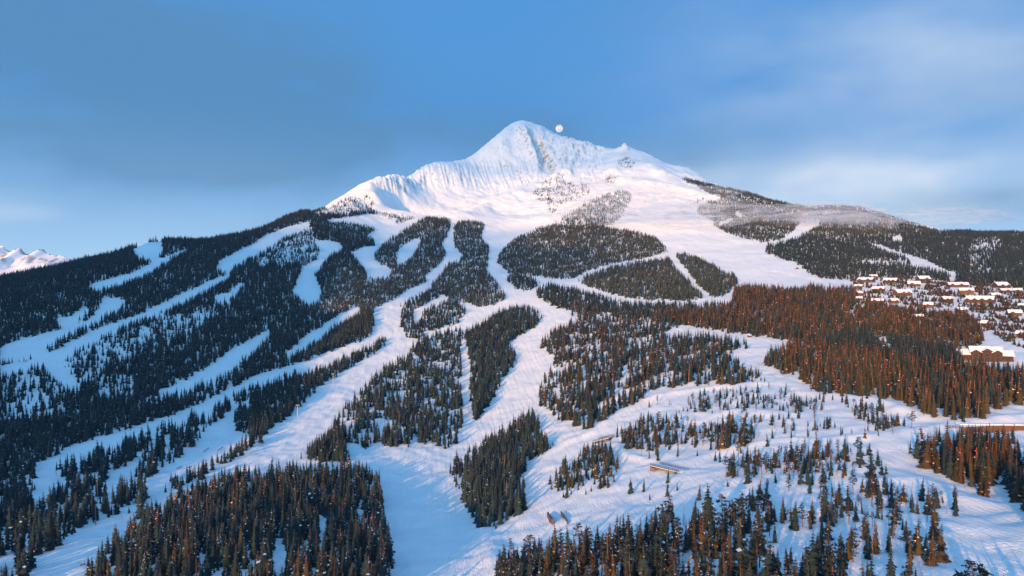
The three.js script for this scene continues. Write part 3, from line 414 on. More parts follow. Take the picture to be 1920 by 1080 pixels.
const gableEnd = (w, d, pitch) => { const s = new THREE.Shape(); s.moveTo(-d / 2, 0); s.lineTo(d / 2, 0); s.lineTo(0, d / 2 * pitch); s.closePath(); const g = new THREE.ExtrudeGeometry(s, { depth: w, bevelEnabled: false }); g.rotateY(Math.PI / 2); g.translate(-w / 2, 0, 0); return g; };
const turned = (gs, ry, x, y, z) => gs.map((g) => g.clone().rotateY(ry).translate(x, y, z));
function house(label, px, py, wide, o = {}) {
  const p = at(px, py), W = 0.76 * wide * -p.z / F, D = Math.min(15, Math.max(8, W * 0.6)), H = (o.tall ?? 5.2) * 0.78, wallM = mat[o.wall ?? 'log'], r = rng(Math.round(px * 7 + py)), pitch = 0.6 + 0.25 * r(), cat = o.cat ?? 'house';
  let low = 1e9, high = -1e9; for (const a of [-0.5, 0.5]) for (const b of [-0.5, 0.5]) { const h = height(p.x + a * W, p.z + b * D); low = Math.min(low, h); high = Math.max(high, h); }
  p.y = Math.min(high, low + 2.5);
  const t = thing(o.name ?? 'chalet', label, cat, p, Math.atan2(-p.x, -p.z) * 0.6 + (o.turn ?? (r() - 0.5) * 1.3), o.group);
  keepOut.push([p.x, p.z, W * 0.62 + 4]); keepOut.push([p.x - p.x / -p.z * -10, p.z + 13, W * 0.5]); keepOut.push([p.x, p.z + 24, W * 0.35]);
  part('foundation', box(W + 0.2, 6, D + 0.2, 0, -2.7, 0), mat.stone, t);
  part('wall', [box(W, H, D, 0, H / 2 + 0.3, 0), gableEnd(W, D, pitch).translate(0, H + 0.3, 0)].map(strip2), wallM, t);
  const roof = part('roof', gableRoof(W, D, pitch, 0.9, 0.45).map((g) => strip2(g.translate(0, H + 0.35, 0))), mat.roofSnow, t);
  part('eave', gableRoof(W + 0.16, D + 0.16, pitch, 0.9, 0.22).map((g) => strip2(g.translate(0, H + 0.12, 0))), mat.fascia, t);
  for (const gx of o.gables ?? [0.2]) {                   // cross gables that face down the slope
    const gw = Math.min(W * 0.34, 8), gd = D / 2 + 2.2, x = gx * W, g0 = H * 0.98;
    part('gable', [...turned([box(gd, g0, gw * 0.92, 0, 0, 0)], Math.PI / 2, x, g0 / 2 + 0.3, gd / 2), ...turned([gableEnd(gd, gw * 0.92, 0.62)], Math.PI / 2, x, g0 + 0.3, gd / 2)].map(strip2), wallM, t);
    const gr = turned(gableRoof(gd, gw, 0.62, 0.6, 0.42), Math.PI / 2, x, g0 + 0.42, gd / 2); part('gable_roof', gr.map(strip2), mat.roofSnow, t);
    const wn = part('window', box(gw * 0.5, 2.4, 0.12, x, 2.2, gd + 0.05), mat.trim, t); part('pane', box(gw * 0.42, 2.0, 0.1, x, 2.2, gd + 0.09), mat.pane, wn);
  }
  const n = Math.max(2, Math.round(W / 5));
  for (let i = 0; i < n; i++) { const x = (-0.5 + (i + 0.5) / n) * W * 0.94; const wn = part('window', box(1.7, 1.9, 0.12, x, 2.6, D / 2 + 0.04), mat.trim, t); part('pane', box(1.35, 1.55, 0.1, x, 2.6, D / 2 + 0.08), mat.pane, wn); }
  part('door', box(1.2, 2.3, 0.12, W * 0.36, 1.45, D / 2 + 0.07), mat.fascia, t);
  part('balcony', [box(W * 0.55, 0.2, 1.8, -W * 0.1, 1.0, D / 2 + 0.9), box(W * 0.55, 0.9, 0.1, -W * 0.1, 1.6, D / 2 + 1.75)].map(strip2), mat.timber, t);
  const cx = (r() - 0.5) * W * 0.6, cy = H + D / 2 * pitch; const ch = part('chimney', box(1.3, 2.8, 1.3, cx, cy + 0.4, -0.6), mat.stone, roof); part('snow_cap', box(1.5, 0.35, 1.5, cx, cy + 1.97, -0.6), mat.roofSnow, roof);
  return t;
}
function strip2(g) { g = g.index ? g.toNonIndexed() : g; return g; }
const VG = { group: undefined };
house('small snow-roofed house at the top left of the village, nearest the wide piste', 1637, 522, 17, { gables: [0] });
house('long brown log house at the upper left corner of the village, under a smaller one', 1624, 529, 36, { gables: [-0.3, 0.25] });
house('red-brown log house with three pointed gables, second along the top row of the village', 1670, 531, 30, { gables: [-0.3, 0, 0.3], wall: 'log2' });
house('log house in the middle of the top row of the village, against brown trees', 1731, 527, 27, { gables: [0.1] });
house('little tan house at the left edge of the village, on open snow', 1609, 541, 17, { gables: [0], wall: 'log3' });
house('low log house in the middle of the village, below the top row', 1713, 537, 27, { gables: [-0.2] });
house('log house with a wide white roof on the left, in front of brown trees', 1647, 546, 26, { gables: [0.25] });
house('large orange-brown house with a twin gable in the centre left of the village', 1692, 554, 38, { gables: [-0.15, 0.2], wall: 'log3', tall: 6.2 });
house('long low house with a flat line of snowy roof, upper right of the village', 1795, 539, 44, { gables: [-0.35, 0.1] });
house('bright orange lit house with a big snowy roof, right of the village centre', 1811, 551, 30, { gables: [0.15], wall: 'log3', tall: 7 });
house('dark brown house with a broad roof alone at the top right, below the wooded hill', 1876, 540, 36, { gables: [-0.2, 0.3], wall: 'log2' });
house('log house with two gables by the right edge, under the top right one', 1886, 549, 22, { gables: [0.1] });
house('brown house cut close to the right edge, beside a two-gabled neighbour', 1908, 549, 17, { gables: [0], wall: 'log2' });
house('tall red-brown house with stacked roofs right of the village centre', 1775, 568, 24, { gables: [-0.2, 0.25], wall: 'log2', tall: 7.5 });
house('longest house of the village, with a row of gables under one snowy roof', 1838, 568, 58, { gables: [-0.42, -0.15, 0.12, 0.4], tall: 6 });
house('small house standing behind the long row of gables, on its right', 1866, 558, 19, { gables: [0] });
house('snow-covered house at the left of the village beside a brown grove', 1676, 569, 19, { gables: [0.1], wall: 'log3' });
house('bright little house with a pyramid-like gable in the middle foreground of the village', 1741, 577, 20, { gables: [0], wall: 'log3' });
house('tiny cabin at the left edge of the village, lowest of three in a column', 1611, 564, 13, { gables: [] });
house('tiny cabin at the left edge of the village, middle one of three in a column', 1611, 554, 12, { gables: [] });
house('low house half buried in snow on the lower left of the village', 1646, 569, 26, { gables: [-0.2] });
house('orange house among brown trees below the long row of gables', 1802, 587, 24, { gables: [0.2], wall: 'log3' });
house('broad house with a sloping snowy roof at the lower right of the village', 1902, 592, 27, { gables: [-0.2] });
house('house almost hidden in the brown wood below the village', 1722, 599, 21, { gables: [0.1] });
house('solitary small cabin in a snowy gap low on the right', 1846, 612, 12, { gables: [] });
house('cabin at the right edge above the big lodge', 1913, 632, 15, { gables: [0], wall: 'log3' });
house('small brown house at the right edge beside the long row of gables', 1916, 578, 13, { gables: [0], wall: 'log2' });
{ // the lodge: a tall middle with three gables and a lower wing on each side
  const p = at(1845, 676), k = -p.z / F, W = 88 * k, t = thing('mountain_lodge', 'big dark timber lodge with a stepped snowy roof and gables, above the long brown wood', 'lodge', p.setY(p.y + 0.5), Math.atan2(-p.x, -p.z) * 0.75);
  for (const q of [-0.35, -0.12, 0.12, 0.35]) { keepOut.push([p.x + q * W, p.z, 13]); keepOut.push([p.x + q * W, p.z + 15, 12]); keepOut.push([p.x + q * W * 0.9, p.z + 28, 8]); }
  part('foundation', box(W, 7, 13, 0, -3.2, 0), mat.stone, t);
  part('wall', [box(W * 0.56, 9, 12, 0.02 * W, 4.8, 0), box(W * 0.23, 5.6, 11, -0.375 * W, 3.1, 0), box(W * 0.2, 5.6, 11, 0.395 * W, 3.1, 0)].map(strip2), mat.log2, t);  // dark wall colour stands in for the shade the lodge lies in
  part('roof', [...gableRoof(W * 0.56, 14, 0.66, 1, 0.5).map((g) => g.translate(0.02 * W, 9.3, 0)), ...gableRoof(W * 0.23, 13, 0.66, 0.9, 0.5).map((g) => g.translate(-0.375 * W, 5.9, 0)), ...gableRoof(W * 0.2, 13, 0.66, 0.9, 0.5).map((g) => g.translate(0.395 * W, 5.9, 0))].map(strip2), mat.roofSnow, t);
  for (const [x, gw, top] of [[-0.17, 9, 8.6], [0.03, 11, 9.6], [0.21, 9, 8.6]]) {
    part('gable', [...turned([box(9, top, gw * 0.9, 0, 0, 0)], Math.PI / 2, x * W, top / 2, 5), ...turned([gableEnd(9, gw * 0.9, 0.6)], Math.PI / 2, x * W, top, 5)].map(strip2), mat.log2, t);
    part('gable_roof', turned(gableRoof(9, gw, 0.6, 0.7, 0.5), Math.PI / 2, x * W, top + 0.14, 5).map(strip2), mat.roofSnow, t);
    for (const y of [2.4, 5.6]) { const w = part('window', box(gw * 0.5, 2, 0.15, x * W, y, 9.56), mat.trim, t); part('pane', box(gw * 0.43, 1.7, 0.12, x * W, y, 9.6), mat.pane, w); }
  }
  for (const x of [-0.45, -0.4, -0.35, -0.3, 0.33, 0.38, 0.43, 0.475]) { const w = part('window', box(1.4, 1.7, 0.15, x * W, 3, 5.56), mat.trim, t); part('pane', box(1.1, 1.4, 0.12, x * W, 3, 5.6), mat.pane, w); }
  for (const x of [-0.1, 0.15]) { part('chimney', box(1.6, 4, 1.6, x * W, 13, -1), mat.stone, t); }
  part('balcony', [box(W * 0.22, 0.25, 2.4, -0.375 * W, 1, 6.6), box(W * 0.2, 0.25, 2.4, 0.395 * W, 1, 6.6), box(W * 0.22, 1, 0.12, -0.375 * W, 1.6, 7.7), box(W * 0.2, 1, 0.12, 0.395 * W, 1.6, 7.7)].map(strip2), mat.timber2, t);
}
// timber bridges that carry the pistes over the road
function railing(parent, a, b, tall, m) {
  const g = new THREE.Group(); g.name = 'railing'; parent.add(g);
  const n = Math.max(4, Math.round(a.distanceTo(b) / 1.8)), posts = [], P = (i) => a.clone().lerp(b, i / n);
  for (let i = 0; i <= n; i++) { const q = P(i); part('post', strip2(rod(q, q.clone().add(V(0, tall, 0)), 0.1, 0.1, 5)), m, g); }
  for (const h of [tall, tall * 0.5, 0.15]) part('rail', strip2(rod(a.clone().add(V(0, h, 0)), b.clone().add(V(0, h, 0)), 0.08, 0.08, 5)), m, g);
  for (let i = 0; i < n; i++) part('brace', [strip2(rod(P(i).add(V(0, 0.1, 0)), P(i + 1).add(V(0, tall, 0)), 0.045, 0.045, 4)), strip2(rod(P(i).add(V(0, tall, 0)), P(i + 1).add(V(0, 0.1, 0)), 0.045, 0.045, 4))], m, g);
}
function bridge(label, [x0, y0], [x1, y1], lift0, lift1, wide, wallAt, wallW) {
  const A = at(x0, y0), B = at(x1, y1); A.y += lift0; B.y += lift1;
  const t = thing('ski_bridge', label, 'bridge', A.clone());
  const b = B.clone().sub(A), along = V(b.x, 0, b.z).normalize(), back = V(along.z, 0, -along.x); if (back.z > 0) back.negate(); back.multiplyScalar(wide);
  const deck = new THREE.BufferGeometry(), c = [V(0, 0, 0), b.clone(), b.clone().add(back), back.clone()], q = [];
  const quad = (p0, p1, p2, p3) => { for (const v of [p0, p1, p2, p0, p2, p3]) q.push(v.x, v.y, v.z); };
  const d = c.map((v) => v.clone().add(V(0, -0.45, 0))); quad(c[0], c[1], c[2], c[3]); quad(d[3], d[2], d[1], d[0]); for (let i = 0; i < 4; i++) quad(d[i], d[(i + 1) % 4], c[(i + 1) % 4], c[i]);
  deck.setAttribute('position', new THREE.Float32BufferAttribute(q, 3)); deck.computeVertexNormals(); part('deck', deck, mat.timber2, t);
  const top = deck.clone().scale(1, 1, 1).translate(0, 0.3, 0); const sn = part('snow_cover', top, mat.snow, t);
  for (const off of [V(0, 0.3, 0), back.clone().add(V(0, 0.3, 0))]) railing(t, off, b.clone().add(off), 1.5, mat.timber2);
  const yaw = Math.atan2(-along.z, along.x);
  for (const [s, m] of [[wallAt, mat.concrete], [1 - wallAt, mat.stone]]) { const o = b.clone().multiplyScalar(s).addScaledVector(back, 0.5); part('abutment', strip2(new THREE.BoxGeometry(wallW, 7, wide - 0.4).rotateY(yaw).translate(o.x, o.y - 4.3, o.z)), m, t); }
  keepOut.push([A.x + b.x / 2, A.z + b.z / 2, 12]); keepOut.push([A.x, A.z, 8]); keepOut.push([A.x + b.x / 2, A.z + b.z / 2 + 12, 9]);
  return t;
}
bridge('timber ski bridge with two lattice railings and a pale abutment, nearer of the two', [1219, 884], [1272, 888], 3.6, 0.6, 8, 0.06, 4.6);
bridge('timber ski bridge with lattice railings, farther one by the foot of the wood', [1112, 832], [1141, 828], 1.4, 2.8, 12, 0.85, 6);
{ // the plank wall that holds up the road at the right edge
  const A = at(1802, 814), B = at(1960, 806), n = 26, t = thing('retaining_wall', 'long brown timber retaining wall under the snowy road at the right edge', 'wall', A.clone()), b = B.clone().sub(A), yaw = Math.atan2(-b.z, b.x), len = Math.hypot(b.x, b.z);
  for (let i = 0; i < n; i++) for (let k = 0; k < 2; k++) { const q = (i + 0.5) / n, r = rng(i * 9 + k)(); const o = b.clone().multiplyScalar(q); part('plank', strip2(new THREE.BoxGeometry(len / n - 0.06, 2.35, 0.3 + 0.12 * r).rotateY(yaw).translate(o.x, o.y + 0.6 + k * 2.4, o.z)), (i + k) % 3 ? mat.timber : mat.log3, t); }
  for (let i = 0; i <= 8; i++) { const o = b.clone().multiplyScalar(i / 8); part('post', strip2(new THREE.BoxGeometry(0.4, 5.6, 0.4).rotateY(yaw).translate(o.x, o.y + 2, o.z + 0.35)), mat.timber2, t); }
  part('snow_cap', strip2(new THREE.BoxGeometry(len + 1, 0.6, 5).rotateY(yaw).translate(b.x / 2, b.y / 2 + 4.5, b.z / 2 - 2)), mat.snow, t);
  const C = at(1772, 801), D = at(1806, 803), f = thing('road_railing', 'low timber railing beside the road where the brown retaining wall begins', 'railing', C.clone()); railing(f, V(0, 0, 0), D.clone().sub(C), 1.5, mat.timber);
  keepOut.push([A.x + 12, A.z + 6, 10], [B.x - 8, B.z + 6, 12], [A.x + 26, A.z + 5, 10]);
}
for (const [label, a, b, h0, h1, w] of [['slanting plank parapet at the end of the lit snow ramp, thicker left one of two', [1027, 968], [1036, 984], 2.4, 3.2, 0.9], ['thin slanting plank parapet standing alone, right one of two at the snow ramp', [1052, 964], [1065, 983], 1.8, 1.6, 0.5]]) {
  const A = at(...a), B = at(...b), t = thing('parapet', label, 'parapet', A.clone()), d = B.clone().sub(A), n = 6, len = d.length() / n;
  for (let i = 0; i < n; i++) { const q = (i + 0.5) / n, o = d.clone().multiplyScalar(q), h = lerp(h0, h1, q), g = new THREE.BoxGeometry(w, h + 0.8, len - 0.05); g.applyQuaternion(new THREE.Quaternion().setFromUnitVectors(V(0, 0, 1), d.clone().normalize())); part('plank', strip2(g.translate(o.x, o.y + h / 2 - 0.4, o.z)), i % 2 ? mat.timber : mat.timber2, t); }
  keepOut.push([A.x, A.z, 7], [B.x, B.z, 7]);
}
// the chairlift along the broad piste
const liftTops = [];
const lifts = [['uppermost white chairlift tower, where the hedge of trees ends', 685, 674, 11], ['second white chairlift tower down the broad piste, standing clear of trees', 624.5, 720, 15], ['third white chairlift tower, beside the hedge above the widest part of the piste', 558, 782, 14.5], ['lowest chairlift tower, its head just showing over the dark wood at lower left', 325, 960, 12]];
for (const [label, px, py, tall] of lifts) {
  const p = at(px, py), t = thing('chairlift_tower', label, 'lift tower', p, Math.atan2(-(-0.55), 0.83) * 0 + 0.55, 'chairlift towers along the broad piste');
  part('mast', strip2(rod(V(0, -1, 0), V(0, tall, 0), 0.5, 0.36, 10)), mat.steel, t);
  part('crossarm', [box(5.6, 0.5, 0.5, 0, tall, 0), box(4.4, 0.25, 0.25, 0, tall + 1.1, 0), box(0.25, 1.2, 0.25, -1.6, tall + 0.5, 0), box(0.25, 1.2, 0.25, 1.6, tall + 0.5, 0)].map(strip2), mat.steel, t);
  for (const s of [-1, 1]) { part('sheave_train', [box(0.25, 0.35, 3.2, s * 2.6, tall - 0.45, 0), ...[-1.2, -0.4, 0.4, 1.2].map((z) => new THREE.CylinderGeometry(0.28, 0.28, 0.2, 10).rotateZ(Math.PI / 2).translate(s * 2.6, tall - 0.75, z))].map(strip2), mat.dark, t); }
  part('ladder', [box(0.06, tall - 1, 0.06, -0.25, tall / 2, 0.55), box(0.06, tall - 1, 0.06, 0.25, tall / 2, 0.55), ...Array.from({ length: Math.round(tall * 1.6) }, (_, i) => box(0.5, 0.05, 0.05, 0, 0.6 + i * 0.6, 0.55))].map(strip2), mat.steel, t);
  liftTops.push(p.clone().setY(p.y + tall - 0.75)); keepOut.push([p.x, p.z, 5]);
}
{
  const far = at(160, 1085); far.y += 9; liftTops.push(far);
  const across = V(0.85, 0, -0.52).multiplyScalar(2.6);
  for (const [s, label] of [[-1, 'thin haul cable of the chairlift on its left side'], [1, 'thin haul cable of the chairlift on the side of the piste']]) {
    const c = tag(part('haul_cable', new THREE.TubeGeometry(new THREE.CatmullRomCurve3(liftTops.map((v) => v.clone().addScaledVector(across, s).add(V(0, EYE, 0))), false, 'catmullrom', 0.1), 60, 0.03, 4), mat.dark, scene), label, 'cable', 'haul cables of the chairlift');
    c.name = numbered('haul_cable');
  }
  const base = liftTops[3], end = liftTops[4];
  [[0.30, 1, 'empty lift chair hanging highest, right after the lowest tower'], [0.5, 1, 'empty lift chair hanging second from the top, below the lowest tower'], [0.63, 1, 'empty lift chair third from the top over the piste edge'], [0.68, -1, 'empty lift chair on the left cable, beside the third one'], [0.97, -1, 'lowest empty lift chair, near the bottom edge']].forEach(([q, s, label]) => {
    const o = base.clone().lerp(end, q).addScaledVector(across, s), t = thing('lift_chair', label, 'lift chair', o, 0.55, 'empty chairs on the chairlift');
    part('hanger', strip2(rod(V(0, 0, 0), V(0, -2.3, 0), 0.06, 0.06, 6)), mat.steel, t);
    part('seat', strip2(box(2.6, 0.12, 0.6, 0, -3.0, 0.1)), mat.dark, t); part('backrest', strip2(box(2.6, 0.6, 0.08, 0, -2.6, -0.22)), mat.dark, t);
    part('frame', [box(2.8, 0.09, 0.09, 0, -2.3, -0.2), box(0.09, 0.8, 0.09, -1.36, -2.65, -0.2), box(0.09, 0.8, 0.09, 1.36, -2.65, -0.2)].map(strip2), mat.steel, t);
    part('safety_bar', [box(2.4, 0.07, 0.07, 0, -2.45, 0.5), box(0.07, 0.07, 0.7, -1.2, -2.45, 0.15), box(0.07, 0.07, 0.7, 1.2, -2.45, 0.15)].map(strip2), mat.steel, t);
  });
}
// snow park
for (const [label, a, b] of [['dark jib rail on the park snow, upper left of four', [382, 848], [393, 840]], ['dark jib rail on the park snow, upper right of four', [408, 846], [418, 839]], ['short dark jib rail on the park snow, lower left of four', [331, 880], [341, 876]], ['dark jib rail on the park snow, lower right of four', [350, 879], [360, 876]]]) {
  const A = at(...a), B = at(...b), t = thing('jib_rail', label, 'jib rail', A.clone(), 0, 'jib rails in the snow park'), d = B.clone().sub(A); if (d.length() > 14) d.setLength(14);
  const e = V(0, 0.8, 0), f = d.clone().add(e); part('rail', strip2(rod(e, f, 0.28, 0.28, 8)), mat.dark, t);
  for (const q of [0.08, 0.5, 0.92]) { const o = d.clone().multiplyScalar(q); part('leg', strip2(rod(o.clone().add(V(0, -0.4, 0)), o.clone().add(V(0, 0.8, 0)), 0.12, 0.12, 6)), mat.dark, t); }
  keepOut.push([A.x, A.z, 8]);
}
for (const [label, a, b] of [['lit snow jump, upper of two in the park', [390, 863], [424, 852]], ['lit snow jump, lower of two in the park', [308, 906], [346, 889]]]) {
  const A = at(...a), B = at(...b), d = B.clone().sub(A), t = thing('snow_jump', label, 'snow jump', A.clone(), 0, 'snow jumps in the park'), w = V(d.z, 0, -d.x).setLength(3.5), q = [], N = 10;
  const ring = (i) => { const s = i / N, o = d.clone().multiplyScalar(s), h = 2.6 * Math.pow(Math.sin(Math.min(1, s * 1.25) * Math.PI / 2), 2) * (s > 0.85 ? (1 - s) / 0.15 : 1); return [-1.9, -1, -0.4, 0.4, 1, 1.9].map((k) => o.clone().addScaledVector(w, k).add(V(0, Math.abs(k) > 1.5 ? -0.8 : Math.abs(k) > 0.5 ? h * 0.85 : h, 0))); };
  for (let i = 0; i < N; i++) { const r0 = ring(i), r1 = ring(i + 1); for (let k = 0; k < 5; k++) for (const v of [r0[k], r1[k], r0[k + 1], r1[k], r1[k + 1], r0[k + 1]]) q.push(v.x, v.y, v.z); }
  const g = new THREE.BufferGeometry(); g.setAttribute('position', new THREE.Float32BufferAttribute(q, 3)); g.computeVertexNormals(); const sm = mat.snow.clone(); sm.side = THREE.DoubleSide; part('ramp', g, sm, t);
  keepOut.push([A.x + d.x / 2, A.z + d.z / 2, 12]);
}
{ // a grooming machine out on the wide upper piste, and a pump hut on the open snow
  const p = at(1494, 504), t = thing('snow_groomer', 'small dark grooming machine alone on the wide white piste left of the village', 'snow groomer', p, 0.6);
  for (const s of [-1, 1]) part('track', strip2(box(1.1, 1.1, 5.2, s * 1.7, 0.7, 0)), mat.dark, t);
  part('body', strip2(box(3, 1.2, 4.6, 0, 1.5, 0)), mat.red, t); const c = part('cab', strip2(box(2.4, 1.7, 2, 0, 2.8, 1)), mat.red, t); part('windscreen', strip2(box(2, 1, 0.1, 0, 3, 2.03)), mat.pane, c);
  part('blade', strip2(box(5, 1.2, 0.3, 0, 0.8, 3.6)), mat.dark, t); part('tiller', strip2(box(5, 0.8, 1, 0, 0.6, -3.4)), mat.dark, t);
  const h = at(1405, 632), u = thing('pump_hut', 'tiny orange-brown hut with snow on its roof, on the open snow shelf', 'hut', h, 0.3);
  part('wall', strip2(box(4.5, 2.6, 3.5, 0, 1.1, 0)), mat.log3, u); part('roof', gableRoof(4.5, 3.5, 0.5, 0.4, 0.5).map((g) => strip2(g.translate(0, 2.4, 0))), mat.roofSnow, u); part('door', strip2(box(1, 1.9, 0.1, 0.8, 0.95, 1.78)), mat.fascia, u);
  keepOut.push([h.x, h.z, 8]);
}
{ // the setting moon, and the snowy range far off to the left
  const S = 256, d = new Uint8Array(S * S / 2 * 4);
  for (let y = 0; y < S / 2; y++) for (let x = 0; x < S; x++) { const a = x / S * 6.283, e = (y / (S / 2) - 0.5) * 3.1416, v = clamp(0.82 - 0.34 * smooth(0.0, 0.4, fbm3(Math.cos(a) * Math.cos(e) * 1.6 + 4, Math.sin(e) * 1.6, Math.sin(a) * Math.cos(e) * 1.6, 4)) + 0.08 * fbm3(Math.cos(a) * 7, Math.sin(e) * 7, Math.sin(a) * 7, 3)) * 255; d.set([v, v * 0.97, v * 0.95, 255], (y * S + x) * 4); }
  const tx = new THREE.DataTexture(d, S, S / 2); tx.colorSpace = THREE.SRGBColorSpace; tx.magFilter = THREE.LinearFilter; tx.needsUpdate = true;
  const D = 6450, R = 6.9 / F * D, m = new THREE.Mesh(new THREE.SphereGeometry(R, 48, 32), new THREE.MeshStandardMaterial({ name: 'moon', color: new THREE.Color().setRGB(0.1, 0.1, 0.1), emissive: new THREE.Color().setRGB(0.95, 0.93, 0.95), emissiveMap: tx, emissiveIntensity: 1, roughness: 1 })); m.name = 'moon'; m.castShadow = false; m.position.set((1048.5 - CX) / F * D, (CY - 241) / F * D + EYE, -D); scene.add(tag(m, 'small pale full moon just right of the summit', 'moon'));
  const N = 150, K = 60, pos = [], col = [], idx = [], far = 6000;
  for (let i = 0; i <= N; i++) for (let k = 0; k <= K; k++) {
    const px = -420 + 610 * i / N, s = k / K, crest = 450 + 22 * smooth(-80, 60, px) + 34 * smooth(85, 175, px) + 7 * n2(px / 34, 3) + 3 * n2(px / 11, 8), z = -far - 300 + Math.abs(s - 0.5) * 1400, top = (CY - crest) / F * (far + 300) * (1 - Math.abs(s - 0.5) * 2);
    const x = (px - CX) / F * far * 1.05, rug = (fbm(x / 260, z / 420 + 3, 5) * 45 + (1 - Math.abs(n2(x / 150 + z / 700, z / 900))) * 35) * Math.min(1, Math.abs(s - 0.5) * 6) * (s > 0.5 ? 1 : 0.4);
    pos.push(x, top - 90 * Math.abs(s - 0.5) * 2 + rug + EYE, z); const q = smooth(0.12, 0.35, fbm(x / 120 + 5, z / 160, 4)) * 0.75; col.push(lerp(0.86, 0.17, q), lerp(0.87, 0.15, q), lerp(0.89, 0.14, q));
  }
  for (let i = 0; i < N; i++) for (let k = 0; k < K; k++) { const a = i * (K + 1) + k, b = a + K + 1; idx.push(a, a + 1, b, b, a + 1, b + 1); }
  const g = new THREE.BufferGeometry(); g.setAttribute('position', new THREE.Float32BufferAttribute(pos, 3)); g.setAttribute('color', new THREE.Float32BufferAttribute(col, 3)); g.setIndex(idx); g.computeVertexNormals();
  const o = new THREE.Mesh(g, new THREE.MeshStandardMaterial({ name: 'far_snow', vertexColors: true, roughness: 0.85, side: THREE.DoubleSide })); o.name = 'far_mountain'; o.userData = { kind: 'structure', label: 'snowy sunlit range far away at the left edge' }; scene.add(o);
}

// mist that hangs on the slopes: many thin puffs, each scarcely visible
function mist(name, label, at0, w, h, deep, seed, puffs, opacity, size) {
  const m = new THREE.MeshPhysicalMaterial({ name: 'mist', color: new THREE.Color().setRGB(0.96, 0.97, 0.98), roughness: 1, specularIntensity: 0, transmission: 0.5, thickness: 0, transparent: true, opacity, depthWrite: false, side: THREE.DoubleSide });
  const t = thing(name, label, 'mist', at0), r = rng(seed), gs = [], gauss = () => (r() + r() + r() + r() - 2) * 0.9; t.userData.kind = 'stuff';
  for (let i = 0; i < puffs; i++) {
    const g = new THREE.IcosahedronGeometry(1, 8), p = g.attributes.position, v = V(0, 0, 0), s = size * (0.6 + 0.8 * r()), o = V(gauss() * w, gauss() * h, gauss() * deep);
    for (let j = 0; j < p.count; j++) { v.fromBufferAttribute(p, j); const q = 0.85 + 0.5 * fbm3(v.x * 1.3 + i * 3.1, v.y * 1.3, v.z * 1.3 + seed, 3); p.setXYZ(j, v.x * q * s * w + o.x, v.y * q * s * h * 1.25 + o.y, v.z * q * s * deep + o.z); }
    g.computeVertexNormals(); gs.push(g);
  }
  const o = part('puffs', gs, m, t); o.userData.kind = 'stuff';
}
const sighted = (px, py, ahead) => V((px - CX) / F * ahead, (CY - py) / F * ahead, -ahead);
mist('mist_cloud', 'thin mist lying on the slope below the right shoulder of the peak', sighted(1245, 398, 2480), 330, 55, 150, 3, 9, 0.07, 0.6);
mist('mist_cloud', 'grey mist drifting over the woods along the right skyline', sighted(1520, 412, 2450), 330, 38, 150, 9, 9, 0.11, 0.6);
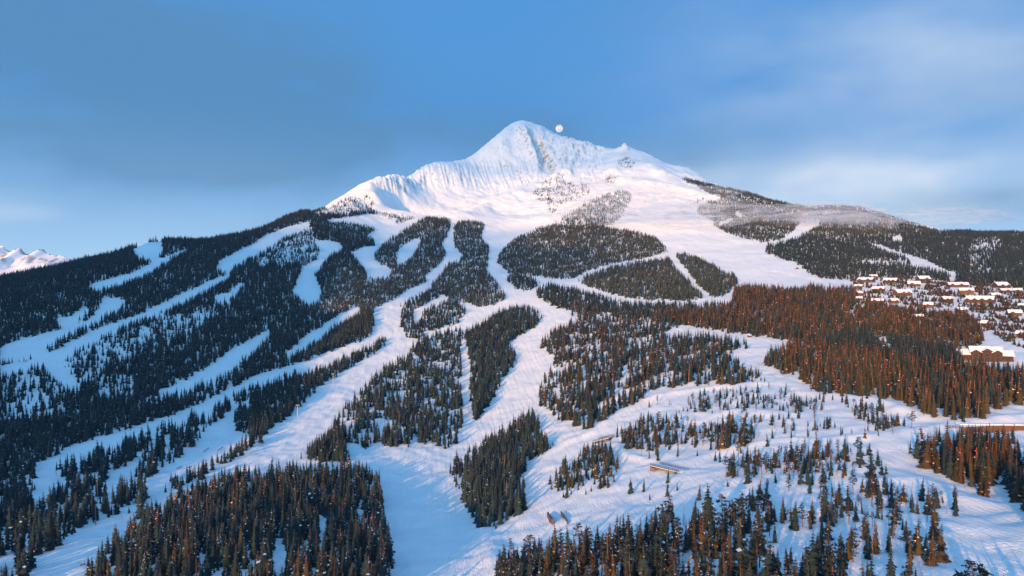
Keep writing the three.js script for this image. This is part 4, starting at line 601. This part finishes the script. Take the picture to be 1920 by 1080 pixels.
// unseen cloud banks added between the sun and the mountain: the upper one dims the summit, the lower one the middle woods
mist('added_shade_cloud', 'unseen cloud bank added high behind the viewpoint to dim the summit', V(-2700, 2330, 1740), 2300, 440, 500, 41, 7, 0.085, 1.05);
mist('added_shade_cloud', 'lower unseen cloud bank added behind the viewpoint to dim the middle woods', V(-2450, 1065, 2450), 950, 140, 350, 27, 8, 0.15, 0.75);
plant();
{
  const all = woods.slice(1).flatMap((w) => w.trees.map((t) => (t.w = w, t)));
  const inside = (t) => { const top = CY - (t.y + t.tall) / -t.z * F; return t.px > -5 && t.px < 1925 && top < 1070 && t.py > 0; };
  const chosen = new Set();
  for (const pick of [(t) => t.kind < 5 || t.kind > 8, (t) => t.kind >= 5 && t.kind < 9]) all.filter((t) => pick(t) && inside(t)).sort((a, b) => b.big - a.big).slice(0, 300).forEach((t) => chosen.add(t));
  for (const w of woods.slice(1)) { const xs = w.trees.filter((t) => chosen.has(t)).map((t) => t.px); w.box = [Math.min(...xs), Math.max(...xs) + 1]; w.near ??= w.label.split(/,| above| between| that| on | right of| from /)[0]; }
  const tintOf = (t) => { const k = 0.55 + 0.9 * t.tint; return t.kind === 9 ? [1 + k, 1 + k, 1 + k] : t.brown ? [3.6 * k, 1.25 * k, 0.55 * k] : t.w.pale ? [2.3 * k, 1.6 * k, 1.25 * k] : [k, k, k]; };  // brown tint: some rusty trees, mostly painted warm sunlight; pale tint: painted haze
  // the nearest trees, each a thing of its own
  const tones = [0, 1, 2, 3].map((i) => { const m = needles.clone(); m.color.setRGB(...[[0.020, 0.036, 0.038], [0.013, 0.028, 0.032], [0.08, 0.045, 0.022], [0.055, 0.034, 0.02]][i]); return m; });  // the last two browns carry warm sunlight in their colour
  const protos = {};
  const place = { };
  for (const t of chosen) {
    const tone = (t.brown ? 2 : 0) + (t.tint > 0.5 ? 1 : 0), key = t.kind + '_' + tone, isPine = t.kind >= 5 && t.kind < 9, name = isPine ? 'pine_tree' : t.kind === 9 ? 'dead_tree' : 'spruce_tree';
    let p = protos[key];
    if (!p) { p = protos[key] = new THREE.Group(); part('trunk', kinds[t.kind].trunk, bark, p); part(t.kind === 9 ? 'branches' : 'crown', kinds[t.kind].crown, t.kind === 9 ? bark : tones[tone], p); if (kinds[t.kind].snow) part('snow_load', kinds[t.kind].snow, snowClump, p).userData.kind = 'stuff'; }
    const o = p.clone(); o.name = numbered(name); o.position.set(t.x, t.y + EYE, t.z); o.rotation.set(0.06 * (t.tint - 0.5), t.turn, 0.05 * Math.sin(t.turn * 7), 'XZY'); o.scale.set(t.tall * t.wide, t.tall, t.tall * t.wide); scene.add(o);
    const look = t.kind === 9 ? 'bare dead tree' : isPine ? (t.kind === 7 ? 'leggy pine' : 'tufted pine') : t.kind === 10 ? 'ragged spruce' : kinds[t.kind].snow ? 'snow-dusted spruce' : t.brown ? 'brownish spruce' : 'dark spruce';
    const across = (t.px - t.w.box[0]) / (t.w.box[1] - t.w.box[0]), place = ['left end', 'left part', 'middle', 'right part', 'right end'][clamp(Math.floor(across * 5), 0, 4)], size = t.tall > t.w.tall * 1.1 ? 'tall ' : t.tall < t.w.tall * 0.8 ? 'short ' : '';
    const row = t.py > 1085 && !/edge/.test(t.w.near) ? ', cut by bottom edge' : '';
    const label = size + look + ', ' + place + ' of the ' + t.w.near + row;
    tag(o, label, t.kind === 9 ? 'dead tree' : isPine ? 'pine tree' : 'spruce tree', label);
  }
  // all the others, wood by wood
  const M = new THREE.Matrix4(), Q = new THREE.Quaternion(), up = V(0, 1, 0), C = new THREE.Color(), E = new THREE.Euler();
  let total = 0;
  for (const w of woods.slice(1)) {
    const g = new THREE.Group(); g.name = numbered('conifer_wood'); g.userData = { kind: 'stuff', label: w.label, category: 'wood' };
    for (let k = 0; k < kinds.length; k++) {
      const list = w.trees.filter((t) => t.kind === k && !chosen.has(t)); if (!list.length) continue; total += list.length;
      const im = new THREE.InstancedMesh(whole[k], treeMat, list.length); im.name = k < 5 || k === 10 ? 'spruces' : k === 9 ? 'dead_trees' : 'pines'; im.userData.kind = 'stuff'; im.castShadow = im.receiveShadow = true;
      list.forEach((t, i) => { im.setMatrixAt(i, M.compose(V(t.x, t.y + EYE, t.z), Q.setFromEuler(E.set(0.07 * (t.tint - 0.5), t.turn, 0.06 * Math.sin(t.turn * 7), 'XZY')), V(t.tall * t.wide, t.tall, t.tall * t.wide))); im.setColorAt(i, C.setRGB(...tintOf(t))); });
      g.add(im);
    }
    if (g.children.length) scene.add(g); else console.log('empty wood', w.label);
  }
  console.log('trees', total, 'individual', chosen.size);
}
renderer.render(scene, camera);
